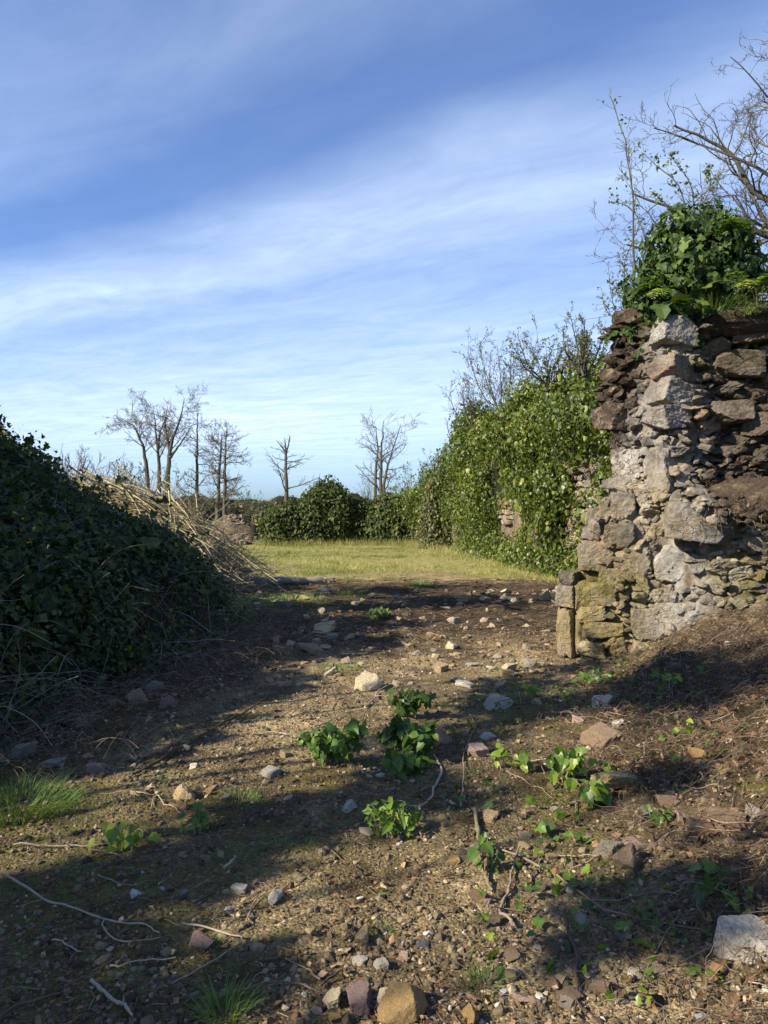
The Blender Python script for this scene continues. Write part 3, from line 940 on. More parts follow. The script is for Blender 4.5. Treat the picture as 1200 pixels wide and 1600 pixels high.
# ------------------------------------------------------------------ ivy clump on the ruin
rs = np.random.RandomState(15)
s0, z0 = pxw(1088, 425, -.5)
cc = wpt(s0, z0, -.62)
V, F = ICO[4]
bl = 1 + .5 * (fbm(V * 1.0 + 3, 1.7, 3, 8) - .5)
U0 = V.copy(); CV, CF, q0 = [], [], 0
for (lx, ly, ld, r3) in [(1092, 418, -.62, (.52, .46, .62)), (1022, 465, -.50, (.26, .28, .30)), (1146, 440, -.6, (.27, .30, .30)), (1055, 470, -.30, (.30, .22, .22))]:
    a_, b_ = pxw(lx, ly, ld)
    CV.append(U0 * (bl + .3 * (fbm(U0 + lx, 3, 3, 9) - .5))[:, None] * np.array(r3) + wpt(a_, b_, ld)); CF.append(F + q0); q0 += len(U0)
V, F = np.concatenate(CV), np.concatenate(CF)
mid_ = np.concatenate([np.tile(c.mean(0), (len(U0), 1)) for c in CV])
cap_base = cc - np.array([0, 0, .6])
cap = empty('ivy_clump', tuple(cap_base), 'rounded clump of dark and bright lobed ivy sitting on top of the tall ruin', 'ivy')
solid('shade_heart', V + (mid_ - V) * .22, F, M_DARKCORE, cap, cap_base, np.full(len(V), .3), True)  # dark shell, painted as the shade between the leaves
mb = MB()
mb.add(*leaf_cover(V, F, 7600, .054, rs, depth=(-.15, .16), jit=.6, up=.25, tint=(.42, .3), svar=.45))
# trailing runners down the face
for k in range(26):
    s = rs.uniform(.75, 1.5) if k < 14 else rs.uniform(.45, 2.6)
    zt = 3.85
    n = rs.randint(8, 26)
    zz = zt - np.sort(rs.rand(n)) * rs.uniform(.15, .55)
    ss = s + np.cumsum(rs.normal(0, .02, n))
    P = wpt(ss, zz, wdepth(ss, zz) + rs.uniform(.02, .12, n))
    Rm = frames(np.tile([WN[0], WN[1], .4], (n, 1)) + rs.normal(0, .4, (n, 3)), np.tile([0, 0, -1.], (n, 1)) + rs.normal(0, .4, (n, 3)))
    mb.add(*scatter(LOBED_V, LOBED_F, P, Rm, rs.uniform(.03, .07, n), rs.rand(n) * .7))
mb.out('foliage', M_IVY_CAP, cap, cap_base)

# hart's-tongue like fern and dry grass hanging from the top
def fern(loc, seed, label, n=9, L=.34):
    rs = np.random.RandomState(seed)
    b = np.asarray(loc, float)
    root = empty('fern', tuple(b), label, 'fern')
    mb, ms = MB(), MB()
    for k in range(n):
        a = rs.uniform(math.pi * .85, math.pi * 2.15)
        d = np.array([math.cos(a) * .8, math.sin(a) * .8, rs.uniform(.4, 1.1)])
        pts, rad = grow(rs, b, d, L * rs.uniform(.7, 1.2), .004, 10, .06, -.16)
        Vt, Ft = btube(pts, rad, 3); ms.add(Vt, Ft, .5)
        for i in range(1, 10):
            t = nrm(pts[i] - pts[i - 1])
            sd = nrm(np.cross(t, [0, 0, 1.]) + 1e-6)
            ln = .10 * math.sin(math.pi * min(1, (i + 1) / 10.5)) + .015
            for sg in (-1, 1):
                Rm = frames(np.array([np.cross(sd * sg, t)]) * sg + np.array([[0, 0, .3]]), np.array([sd * sg + t * .35]))
                mb.add(*scatter(SIMPLE_V * np.array([.55, 1, 1]), SIMPLE_F, pts[i][None], Rm, np.array([ln]), np.array([rs.rand()])))
    ms.out('stem', M_STICK, root, b)
    mb.out('fronds', M_SPRIG, root, b)
    return root


_s, _z = pxw(1035, 432, 0); fern(wpt(_s, _z - .12, -.18), 2, 'green fern growing out of the ivy clump over the pale corner block')
_s, _z = pxw(1150, 350, 0); fern(wpt(_s, _z, -.35), 3, 'fern standing up from the crest of the ivy clump on the ruin', 8)
_s, _z = pxw(1170, 450, 0); fern(wpt(_s, _z, -.05), 4, 'pale fern hanging over the broken wall top beside dry grass', 12, .42)


def tuft(name, loc, seed, label, n, L, wd, mat, cat='grass tuft', group=None, spread=.05, lean=(0, 0), tint=(.5, .25), dirs=.6):
    rs = np.random.RandomState(seed)
    b = np.asarray(loc, float)
    a = rs.uniform(0, 6.28, n)
    r = spread * np.sqrt(rs.rand(n))
    P = b + np.stack([np.cos(a) * r, np.sin(a) * r, -.01 * np.ones(n)], 1)
    up = np.stack([np.cos(a) * dirs * rs.rand(n) + lean[0], np.sin(a) * dirs * rs.rand(n) + lean[1], np.ones(n)], 1)
    nm = np.stack([-np.cos(a), -np.sin(a), .2 * np.ones(n)], 1) + rs.normal(0, .3, (n, 3))
    up = nrm(up)
    x = nrm(np.cross(up, nm)); nm = np.cross(x, up)
    Rm = np.stack([x, up, -nm], 2)
    ln = L * rs.uniform(.45, 1.15, n)
    V, F, T = scatter(BLADE_V, BLADE_F, P, Rm, np.stack([np.full(n, wd) * rs.uniform(.6, 1.2, n), ln, ln], 1), np.clip(rs.normal(tint[0], tint[1], n), 0, 1))
    o = solid(name, V, F, mat, None, b, T)
    tag(o, label, cat, group)
    return o


for k, (gx_, gy_) in enumerate([(1120, 478), (1160, 485), (1195, 470)]):
    _s, _z = pxw(gx_, gy_, 0)
    tuft('grass_tuft', wpt(_s, _z, -.12), 60 + k, ['green grass tuft on the wall top just right of the ivy clump', 'straggling grass tuft between ivy and fern on the ruin top', 'dry yellow grass tuft drooping over the ruin top at the picture edge'][k],
         90, .24, .006, M_TUFT if k < 2 else M_GRASS, 'grass tuft', None, .2, (-.2, -.7), (.4, .3), 1.2)

# saplings on the ruin
def wp(px_, py_, d=-.5):
    s, z = pxw(px_, py_, d)
    return wpt(s, z, d)


LV_SAP = [dict(n=12, t0=.12, ratio=.22, ang=42, rratio=.45, k=6, wig=.12, grav=.03, tshape=.5), dict(n=2.2, t0=.3, ratio=.4, ang=45, rratio=.6, k=4, wig=.12, grav=0.)]
bare_tree('sapling', 'tall thin leaning sapling with few leaves rising beside the ivy clump', wp(990, 480, -.8), [([wp(990, 490, -.8), wp(990, 400, -.8), wp(987, 300, -.8), wp(975, 215, -.8), wp(953, 150, -.8)], .016, .004)], 71,
          levels=[dict(n=22, t0=.05, ratio=.09, ang=50, rratio=.5, k=5, wig=.15, grav=.02, tshape=.2), dict(n=1.2, t0=.4, ratio=.5, ang=45, rratio=.7, k=3, wig=.1, grav=0.)], buds=60, budsize=.045, cat='sapling', minr=.0025)
bare_tree('sapling', 'twiggy young shrub with sparse leaves in front of the tall sapling', wp(1000, 475, -.9), [([wp(995, 480, -.9), wp(975, 420, -.9), wp(1000, 350, -.9)], .012, .004), ([wp(1000, 480, -.7), wp(1012, 400, -.7), wp(990, 330, -.7), wp(955, 315, -.7)], .010, .003),
          ([wp(1005, 475, -.8), wp(985, 440, -.8), wp(965, 395, -.8)], .008, .003), ([wp(990, 485, -.9), wp(968, 455, -.9), wp(950, 440, -.9)], .008, .003)], 72, levels=LV_SAP, buds=220, budsize=.04, cat='sapling', minr=.002)
bare_tree('sapling', 'arching leafy sapling leaning over the top of the ivy clump', wp(1070, 340, -.8), [([wp(1075, 345, -.8), wp(1060, 290, -.8), wp(1030, 262, -.8), wp(1003, 238, -.8)], .011, .003), ([wp(1085, 335, -.9), wp(1080, 290, -.9), wp(1062, 262, -.9), wp(1045, 240, -.9)], .010, .003),
          ([wp(1050, 350, -.7), wp(1040, 320, -.7), wp(1020, 300, -.7)], .009, .003), ([wp(1090, 340, -.8), wp(1110, 290, -.8), wp(1105, 262, -.8)], .009, .003)], 73, levels=LV_SAP, buds=260, budsize=.05, cat='sapling', minr=.002)
bare_tree('sapling', 'thin leafless brambly shoots on the dark shoulder of the ruin', wp(960, 490, -1.0), [([wp(965, 500, -1.), wp(955, 460, -1.), wp(950, 410, -1.)], .007, .002), ([wp(975, 500, -1.), wp(990, 455, -1.), wp(985, 395, -1.)], .007, .002), ([wp(960, 500, -1.), wp(945, 480, -1.), wp(940, 450, -1.)], .006, .002)], 74, levels=LV_SAP, buds=90, budsize=.04, cat='sapling', minr=.002)

# the leafless oak standing behind the ruin
ob = np.array([9.6, 15.5, 0.2])
bare_tree('oak_tree', 'spreading leafless oak whose crooked limbs reach in above the tall ruin', ob,
          [([ob, ob + [-.2, 0, 2.5], ob + [-.6, .1, 5], ob + [-1.2, 0, 7.3], ob + [-1.0, 0, 9.3]], .28, .06),
           ([ob + [-.5, 0, 4.2], ob + [-1.6, -.2, 5.6], ob + [-2.6, -.3, 6.0], ob + [-4.3, -.3, 7.1]], .10, .02),
           ([ob + [-.9, 0, 6.3], ob + [-1.9, 0, 7.0], ob + [-2.9, 0, 7.2], ob + [-4.5, .2, 7.9]], .09, .02),
           ([ob + [-1.2, 0, 7.5], ob + [-2.0, .3, 8.0], ob + [-2.5, .3, 8.8], ob + [-3.6, .4, 9.4]], .08, .02),
           ([ob + [-.7, 0, 5.4], ob + [-2.0, .2, 6.4], ob + [-3.0, .3, 6.5], ob + [-4.6, .3, 6.9]], .08, .02),
           ([ob + [-.3, 0, 3.6], ob + [-1.6, -.4, 4.4], ob + [-3.0, -.5, 4.7], ob + [-4.4, -.5, 5.7]], .08, .02)], 81,
          levels=[dict(n=28, t0=.2, ratio=.42, ang=55, rratio=.42, k=10, wig=.22, grav=.01, tshape=.3), dict(n=8, t0=.15, ratio=.48, ang=50, rratio=.5, k=8, wig=.24, grav=.03),
                  dict(n=9, t0=.15, ratio=.5, ang=48, rratio=.6, k=6, wig=.22, grav=.03), dict(n=6, t0=.2, ratio=.5, ang=45, rratio=.7, k=4, wig=.2, grav=.02)], buds=500, budsize=.03, minr=.0060)

# ------------------------------------------------------------------ the second ruin under its ivy
PATH = smoothline([(6.4, 14.2), (5.2, 16.5), (4.5, 19.5), (4.1, 23), (3.7, 27), (3.15, 31), (2.4, 35.5), (1.85, 38)], 140)
PT = nrm(np.gradient(PATH, axis=0))
PN = np.stack([-PT[:, 1], PT[:, 0]], 1)              # towards the clearing (left)
HT = np.interp(PATH[:, 1], [14, 17.5, 19.5, 23, 27, 30, 31.5, 33, 35.5, 38], [4.5, 4.5, 4.55, 4.4, 4.6, 4.75, 4.0, 3.3, 2.7, 2.2])
HT = HT + .5 * (fb2(PATH[:, 0] * 0 + np.arange(140) * .16, np.zeros(140), 1, 3, 51) - .5)
w2_base = np.array([4.2, 20.0, 0])
ruin2 = empty('ruined_wall', tuple(w2_base), 'long ivy-hung ruined wall whose bare brown masonry shows beside the tall ruin', 'ruined wall', 'ruined stone walls round the clearing')
zs = np.linspace(-.2, 1, 40)
front = np.array([[*(PATH[i] + PN[i] * .0), 0] for i in range(140)])
prof = [(0.0, a) for a in zs] + [(-1.1, a) for a in zs[::-1]]
cv = np.array([[[PATH[i, 0] + PN[i, 0] * o, PATH[i, 1] + PN[i, 1] * o, (HT[i] - .35) * a] for o, a in prof] for i in range(140)])
sh = cv.shape
cvf = cv.reshape(-1, 3)
cvf = cvf + np.repeat(np.hstack([PN, np.zeros((140, 1))]), sh[1], 0) * (.3 * (fbm(cvf, 1.2, 4, 52) - .5))[:, None]
ii = np.arange(sh[0] * sh[1]).reshape(sh[0], sh[1])
cf = np.stack([ii[:-1, :-1], ii[1:, :-1], ii[1:, 1:], ii[:-1, 1:]], -1).reshape(-1, 4)
solid('mortar_core', cvf, cf, M_MORTAR, ruin2, w2_base, np.clip(fbm(cvf, 1.5, 3, 44) - .1, 0, 1), True)


def on_path(t):
    i = np.clip(t, 0, 138.99); k = int(i); f = i - k
    return PATH[k] * (1 - f) + PATH[k + 1] * f, PN[k], PT[k]


rs = np.random.RandomState(25)
ARC = np.concatenate([[0], np.cumsum(np.linalg.norm(np.diff(PATH, axis=0), axis=1))])


def bare_patch(P):
    """where the ivy has come away"""
    pxx = 600 + 1200 * P[:, 0] / P[:, 1]; pyy = 800 - 1200 * (P[:, 2] - 1.6) / P[:, 1]
    n = fbm(P, 1.1, 3, 55) - .5
    a = (np.interp(pyy + 70 * n, [650, 680, 710, 780, 840, 865], [-60, 12, 22, 24, 18, -50]) - np.abs(pxx + 80 * n - 905))
    b = 15 - np.hypot((pxx - 795) * 1.3, (pyy - 800) * .7)
    return (a > 0) | (b > 0)


mb = MB()
for zz in np.arange(0.0, 4.0, .16):
    s = 0.
    while s < 24:
        wd = rs.uniform(.16, .5)
        t = np.interp(s + wd / 2, ARC, np.arange(140))
        p, n, tt = on_path(t)
        c = np.array([p[0], p[1], zz + rs.normal(0, .02)])
        if c[2] < np.interp(t, np.arange(140), HT) - .3 and bare_patch(c[None])[0] or (s < 5 and rs.rand() < .35 and c[2] < 3.9):
            V, F = rock_shape(rs, (wd / 2, .2, rs.uniform(.06, .1)), 3, 4, .1, 1., .12)
            Rm = np.array([[tt[0], -n[0], 0], [tt[1], -n[1], 0], [0, 0, 1.]])
            c[:2] += n * (rs.normal(.0, .05) - .05)
            mb.add(V @ Rm.T + c, F, np.clip(rs.choice([.5, .66, .6, .36, .88]) + rs.normal(0, .06), 0, 1))
        s += wd
mb.out('rubble_masonry', M_WALL, ruin2, w2_base)

# its ivy: a hanging mantle with bulges
NT_ = 260
tt_ = np.linspace(0, 139, NT_)
PA = np.stack([np.interp(tt_, np.arange(140), PATH[:, j]) for j in (0, 1)], 1)
PB = np.stack([np.interp(tt_, np.arange(140), PN[:, j]) for j in (0, 1)], 1)
HH = np.interp(tt_, np.arange(140), HT)
pr_ = [(.34, 0), (.22, .08), (.10, .25), (.14, .42), (.22, .6), (.28, .76), (.22, .9), (.05, .99), (-.4, 1.03), (-.9, 1.0), (-1.4, .9), (-1.6, .5), (-1.6, 0)]
pr_ = smoothline(np.array(pr_), 54)
mv = np.array([[[PA[i, 0] + PB[i, 0] * o, PA[i, 1] + PB[i, 1] * o, HH[i] * a] for o, a in pr_] for i in range(NT_)])
ms_ = mv.shape
mvf = mv.reshape(-1, 3)
cN = np.repeat(np.hstack([PB, np.zeros((NT_, 1))]), ms_[1], 0)
lump = 2.3 * (fbm(mvf, .5, 2, 61) - .5) + 1.5 * (.32 - np.abs(fbm(mvf, .75, 2, 62) - .5) * 2.6) + .8 * (fbm(mvf, 2.4, 2, 63) - .5)
lump *= np.interp(mvf[:, 1], [14, 16, 19, 24], [.3, .35, .6, .85]) * (.35 + .65 * sstep(.05, .4, np.tile(pr_[:, 1], NT_)))
outw = np.where(np.tile(pr_[:, 0], NT_) > -.5, 1, -1)
mvf = mvf + cN * (lump * outw)[:, None]
mvf[:, 2] = np.maximum(mvf[:, 2] + .45 * lump * (np.tile(pr_[:, 1], NT_) > .5), -.1)
ii = np.arange(ms_[0] * ms_[1]).reshape(ms_[0], ms_[1])
mf_ = np.stack([ii[:-1, :-1], ii[1:, :-1], ii[1:, 1:], ii[:-1, 1:]], -1).reshape(-1, 4)
fc = mvf[mf_].mean(1)
keepf = ~bare_patch(fc)
bush_spots = [((2.35, 36.3, 0), (1.1, 1.1, 2.5), 'olive leafy bush crowding the far end of the ivied wall'), ((2.7, 33.6, 0), (.9, 1.1, 3.3), 'taller olive bush grown into the far ivy')]
mant = empty('ivy_mantle', tuple(w2_base), 'thick sunlit mantle of yellow-green ivy hanging over the long ruined wall', 'ivy')
inn = mvf - cN * (outw * .34)[:, None]
kk = keepf
kc = keepf & ~bare_patch(fc + [0, .55, 0]) & ~bare_patch(fc - [0, .55, 0]) & ~bare_patch(fc - [.25, 0, 0])
solid('shade_heart', inn, mf_[kc], M_DARKCORE, mant, w2_base, np.full(len(mvf), .5), True)  # dark shell showing through thinned leaves as painted shade of the hollows
mb = MB()
wfun = lambda C: np.clip((17 / np.maximum(C[:, 1], 5)) ** 1.2, .15, 1.5) * np.where((C[:, 0] - np.interp(C[:, 1], PATH[:, 1], PATH[:, 0])) > 1.2, .12, 1)
mb.add(*leaf_cover(mvf, mf_[kk], 105000, .070, rs, HEART_V, HEART_F, depth=(-.25, .26), jit=.7, up=.35, weight=wfun, tint=(.34, .26), svar=.45, keep=lambda P: fbm(P, .95, 3, 68) + rs.normal(0, .05, len(P)) > .385))
# big rounded bulges with hollows under them
P, N = sample_surface(mvf, mf_[kk], 80, rs, lambda C: wfun(C) * np.clip(C[:, 2], .3, 3) * (C[:, 1] > 17))
for c, n_ in zip(P, N):
    V, F = ICO[3]
    r_ = rs.uniform(.35, .95)
    Vv = V * (1 + .6 * (fbm(V + c, 1.6, 3, 7) - .5))[:, None] * r_ * np.array([.8, 1.1, .85]) + c + n_ * .12 + [0, 0, .1]
    mb.add(*leaf_cover(Vv, F, int(900 * r_ ** 1.6), .074, rs, HEART_V, HEART_F, depth=(-.16, .12), jit=.6, up=.3, tint=(rs.uniform(.18, .64), .2), svar=.4))
# bushy sprays standing out of the mantle
P, N = sample_surface(mvf, mf_[kk], 900, rs, lambda C: wfun(C) * (C[:, 2] > .25))
for c, n_ in zip(P, N):
    n = rs.randint(14, 46)
    q = rs.normal(0, 1, (n, 3)) * np.array([.17, .17, .15]) * rs.uniform(.6, 1.5) + c + n_ * .16
    Rm = frames(rs.normal(0, .6, (n, 3)) + n_ * .8 + [0, 0, .4], rs.normal(0, .5, (n, 3)) + [0, 0, -.8])
    mb.add(*scatter(HEART_V, HEART_F, q, Rm, .066 * np.exp(rs.normal(0, .35, n)), np.clip(rs.normal(rs.uniform(.18, .66), .2, n), 0, 1)))
# hanging woody stems, seen in the hollows
ms = MB()
P, N = sample_surface(mvf, mf_[kk], 260, rs, wfun)
for c, n_ in zip(P, N):
    pts, rad = grow(rs, c + n_ * .1, nrm(n_ * .5 + rs.normal(0, .5, 3) + [0, 0, -.8]), rs.uniform(.4, 1.3), rs.uniform(.004, .009), 9, .16, -.05, .4)
    Vt, Ft = btube(pts, rad, 4); ms.add(Vt, Ft, rs.rand())
tag(ms.out('hanging_stems', M_STICK, mant, w2_base), kind='stuff')
# sparse leaves creeping over the bare masonry
mb.add(*leaf_cover(mvf - cN * .15, mf_[~kk], 700, .09, rs, HEART_V, HEART_F, depth=(-.1, .1), keep=lambda P: fbm(P, 2.2, 2, 66) > .52, tint=(.75, .2)))
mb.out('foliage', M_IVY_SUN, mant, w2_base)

# shrubs growing from its top
def shrub(px_, py_, d, hgt, wid, seed, label, nst=7, buds=300, budsize=.05, group=None, base_z=None, name='shrub', twig=M_TWIG, sub=(12, 6, 3.6), r0=.03, lean=0.):
    rs = np.random.RandomState(seed)
    x = (px_ - 600) / 1200. * d; z = 1.6 + (800 - py_) / 1200. * d
    b = np.array([x, d, z])
    stems = []
    for k in range(nst):
        a = rs.uniform(0, 6.28); q = wid * np.sqrt(rs.rand()) * .5
        e = b + np.array([math.cos(a) * q + lean * hgt, math.sin(a) * q * .7, hgt * rs.uniform(.65, 1.05)])
        m_ = b * .5 + e * .5 + np.array([math.cos(a) * q * .2 - lean * hgt * .15, 0, 0]) + rs.normal(0, .05 * hgt, 3)
        stems.append(([b + rs.normal(0, .06, 3) * np.array([1, 1, 0]), m_, e], r0 * rs.uniform(.6, 1.1), r0 * .18))
    return bare_tree(name, label, b, stems, seed, group, [dict(n=sub[0], t0=.15, ratio=.36, ang=38, rratio=.5, k=6, wig=.12, grav=.03, tshape=.4),
                     dict(n=sub[1], t0=.15, ratio=.45, ang=40, rratio=.55, k=5, wig=.12, grav=.02), dict(n=sub[2], t0=.2, ratio=.5, ang=40, rratio=.6, k=3, wig=.1, grav=.01)], buds, budsize, 'shrub', .005, twig)


shrub(790, 668, 23, 2.6, 3.2, 91, 'airy budding shrub standing highest on the ivied wall top', 9, 1100, .06)
shrub(740, 680, 28, 2.3, 2.6, 92, 'small twiggy shrub at the lower left shoulder of the ivied wall', 8, 500, .06)
shrub(860, 612, 19, 1.4, 3.0, 93, 'dense twiggy budding shrub on the ivied wall close to the tall ruin', 12, 1500, .055)
shrub(915, 590, 17, 1.3, 1.2, 94, 'small leafy shrub squeezed between ivied wall and dark ruin shoulder', 9, 900, .05)
shrub(713, 700, 30, 1.6, .5, 95, 'few bare upright shoots poking out of the far ivy', 4, 20, .04, sub=(4, 2, 1))
# pale willowy scrub where the ivied wall runs out
for k, (sx, sy, hh_, ww) in enumerate([(650, 790, 2.2, 2.4), (682, 770, 2.0, 2.2), (622, 800, 1.5, 1.8)]):
    shrub(sx, sy, 41 + k, hh_, ww, 100 + k, ['pale grey-green willow scrub behind the far end of the ivied wall', 'hazy willow scrub rising against the ivied wall shoulder', 'low straggling willow scrub behind the last dark bush'][k], 14, 900, .09, 'willow scrub behind the wall end', sub=(9, 4, 2), r0=.025)

# ------------------------------------------------------------------ dark bushes closing the meadow
def bush(name, label, c, r, seed, nleaf, lsize, mat=M_BUSH, group=None, lobes=5, core=M_DARKCORE, tint=(.5, .25), cat='bush', lb=HEART_V, lf=HEART_F):
    rs = np.random.RandomState(seed)
    c = np.asarray(c, float)
    root = empty(name, tuple(c), label, cat, group)
    cm, lm = MB(), MB()
    for k in range(lobes):
        V, F = ICO[4]
        o = np.array([rs.uniform(-.55, .55) * r[0], rs.uniform(-.4, .4) * r[1], rs.uniform(.25, .55) * r[2]]) if k else np.array([0, 0, .45 * r[2]])
        q = rs.uniform(.45, .7) if k else .72
        rr = np.array([r[0], r[1], r[2]]) * q
        Vv = V * (1 + .7 * (fbm(V * 1.0 + seed + k * 7, 1.4, 4, seed) - .5) + .25 * (fbm(V + seed, 5, 2, seed + 1) - .5))[:, None] * rr + c + o
        Vv[:, 2] = np.maximum(Vv[:, 2], c[2] - .05)
        cm.add(Vv + (c + o - Vv) * .12, F, rs.rand() * .6)
        lm.add(*leaf_cover(Vv, F, nleaf // lobes, lsize, rs, lb, lf, depth=(-.12, .18), jit=.55, up=.35, tint=tint))
    cm.out('shade_core', core, root, c, True)  # dark filler, painted as the shade inside the bush
    lm.out('foliage', mat, root, c)
    return root


bush('ivy_bush', 'low dark bush at the open left end of the bush row', (-4.6, 38, 0), (1.55, 1.3, 1.8), 111, 12000, .11, group='dark bushes across the meadow')
bush('ivy_bush', 'tallest round-topped bush in the middle of the bush row', (-2.75, 38.3, 0), (1.55, 1.4, 2.8), 112, 15000, .11, group='dark bushes across the meadow')
bush('ivy_bush', 'squat bush just right of the tallest round-topped bush', (-1.1, 38.4, 0), (1.25, 1.2, 1.85), 113, 12000, .11, group='dark bushes across the meadow')
bush('ivy_bush', 'dark bush against the end of the ivied wall', (.35, 37.8, 0), (1.45, 1.2, 2.1), 114, 12000, .11, group='dark bushes across the meadow')

for k, (c_, r_, lb_) in enumerate(bush_spots):
    bush('leafy_bush', lb_, c_, r_, 118 + k, 13000, .10, M_OLIVE, None, 5, tint=(.5, .25), lb=SIMPLE_V, lf=SIMPLE_F)

# rubble heap beside the bushes
rs = np.random.RandomState(33)
hp = np.array([-7.5, 38., 0])
heap = empty('rubble_heap', tuple(hp), 'low mossy heap of brown rubble stones at the far meadow edge', 'rubble heap')
mb = MB()
for k in range(620):
    a, q = rs.uniform(0, 6.28), rs.rand() ** .6
    x, y = 1.75 * q * math.cos(a), 1.2 * q * math.sin(a)
    zz = 1.45 * (1 - q ** 1.6) * rs.uniform(.75, 1) + .05
    V, F = rock_shape(rs, rs.uniform(.06, .16, 3) * np.array([1.2, 1, .7]), 2, 5, .08)
    mb.add(V + hp + [x, y, zz], F, np.clip(rs.choice([.5, .6, .66, .36, .2]) + rs.normal(0, .07), 0, 1))
mb.out('rubble', M_WALL, heap, hp)
V, F = ICO[4]
V = V * (1 + .2 * (fbm(V, 2, 3, 3) - .5))[:, None] * np.array([1.6, 1.1, 1.3]) + hp
V[:, 2] = np.maximum(V[:, 2], -.1)
solid('earth_core', V, F, M_MORTAR, heap, hp, np.full(len(V), .2), True)
bush('bramble_bush', 'mossy green bramble between the rubble heap and dark bushes', (-5.95, 37.9, 0), (.5, .5, .6), 116, 900, .12, mat=M_IVY_SUN, lobes=2)

# ------------------------------------------------------------------ bare trees on the skyline
def D60(px_, py_, d): return np.array([(px_ - 600) / 1200. * d, d, 1.6 + (800 - py_) / 1200. * d])


LV_OAK = [dict(n=15, t0=.42, ratio=.40, ang=58, rratio=.36, k=10, wig=.17, grav=.03, flat=.25, tshape=.5), dict(n=9, t0=.2, ratio=.46, ang=46, rratio=.55, k=8, wig=.18, grav=.03, flat=.2),
          dict(n=7, t0=.15, ratio=.55, ang=45, rratio=.65, k=6, wig=.18, grav=.03), dict(n=4, t0=.15, ratio=.6, ang=42, rratio=.7, k=4, wig=.15, grav=.02)]
TG = 'bare trees on the skyline'
T = lambda d, *pts: [D60(a, b, d) for a, b in pts]
def skytree(label, d, px0, stems, seed, lv=LV_OAK, minr=.011, buds=0):
    b = D60(px0, 815, d); b[2] = 0
    st = []
    for pts, r0, r1 in stems:
        q = T(d, *pts)
        if pts[0][1] > 780: q[0] = np.array([q[0][0], q[0][1], -.1])
        st.append((q, r0 * .92, r1 * .38))
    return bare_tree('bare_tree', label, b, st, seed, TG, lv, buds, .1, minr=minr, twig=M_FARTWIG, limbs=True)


skytree('leaning bare tree, first of the left skyline clump, with crown swept outward', 60, 230, [([(232, 800), (229, 740), (224, 700), (210, 668), (192, 655)], .26, .05)], 121)
skytree('bare tree with upright forked crown inside the left skyline clump', 62, 250, [([(250, 800), (249, 740), (245, 690), (240, 640)], .27, .05), ([(247, 700), (252, 670), (268, 640)], .13, .04)], 122)
skytree('tallest crooked bare tree of the left skyline clump', 60, 264, [([(264, 800), (263, 740), (266, 700), (280, 660), (288, 622)], .30, .05), ([(266, 710), (258, 665), (262, 635)], .15, .04), ([(266, 715), (284, 690), (303, 660)], .13, .03)], 123)
skytree('straight pole-like bare tree with short side twigs', 61, 308, [([(309, 800), (308, 740), (308, 690), (310, 645)], .20, .07)], 124,
        [dict(n=26, t0=.15, ratio=.17, ang=70, rratio=.4, k=7, wig=.16, grav=.0, flat=.3, tshape=.3), dict(n=8, t0=.2, ratio=.5, ang=45, rratio=.6, k=5, wig=.2, grav=.0), dict(n=6, t0=.2, ratio=.55, ang=45, rratio=.7, k=4, wig=.2, grav=.0)])
LV_PAIR = [dict(n=24, t0=.2, ratio=.28, ang=66, rratio=.42, k=8, wig=.14, grav=.02, flat=.45, tshape=.35), dict(n=9, t0=.2, ratio=.5, ang=42, rratio=.6, k=6, wig=.16, grav=.01, flat=.3), dict(n=6, t0=.2, ratio=.55, ang=42, rratio=.7, k=5, wig=.16, grav=.02), dict(n=3, t0=.2, ratio=.5, ang=42, rratio=.7, k=3, wig=.16, grav=.02)]
skytree('dark-stemmed tree of the close pair, with layered twigs toward the pole-like tree', 58, 340, [([(340, 815), (341, 760), (345, 710), (347, 678)], .24, .06)], 125, LV_PAIR)
skytree('dark-stemmed tree of the close pair, with layered twigs toward the lone topped tree', 57, 350, [([(351, 815), (351, 760), (352, 710), (355, 668)], .22, .06)], 126, LV_PAIR)
skytree('lone topped tree with two snapped leaders and wide low branches', 56, 447, [([(446, 800), (447, 750), (447, 715), (453, 682)], .22, .09), ([(447, 718), (446, 700), (445, 686)], .12, .08), ([(445, 705), (438, 695), (431, 687)], .08, .03)], 127,
        [dict(n=17, t0=.10, ratio=.40, ang=66, rratio=.4, k=8, wig=.12, grav=.02, flat=.3, tshape=.85), dict(n=8, t0=.25, ratio=.42, ang=40, rratio=.6, k=6, wig=.15, grav=.02, flat=.2), dict(n=6, t0=.2, ratio=.5, ang=42, rratio=.7, k=4, wig=.15, grav=.02)])
skytree('three-stemmed bare tree standing behind the dark bushes', 60, 592, [([(587, 800), (587, 740), (590, 700), (587, 665)], .19, .05), ([(594, 800), (595, 740), (596, 700), (600, 656)], .21, .05), ([(598, 800), (602, 745), (613, 705), (627, 662)], .19, .04)], 128,
        [dict(n=16, t0=.2, ratio=.27, ang=55, rratio=.45, k=8, wig=.16, grav=.03, flat=.25, tshape=.3), dict(n=8, t0=.2, ratio=.48, ang=46, rratio=.6, k=6, wig=.18, grav=.02), dict(n=6, t0=.2, ratio=.5, ang=45, rratio=.7, k=4, wig=.18, grav=.02)])
shrub(575, 800, 45, 2.4, 1.6, 129, 'grey twiggy thicket at the foot of the three-stemmed tree', 10, 100, .06, sub=(9, 4, 2), r0=.02)
shrub(512, 772, 39, .6, .25, 130, 'small upright sprig poking from the tallest round bush', 4, 60, .07, sub=(3, 1, 0))
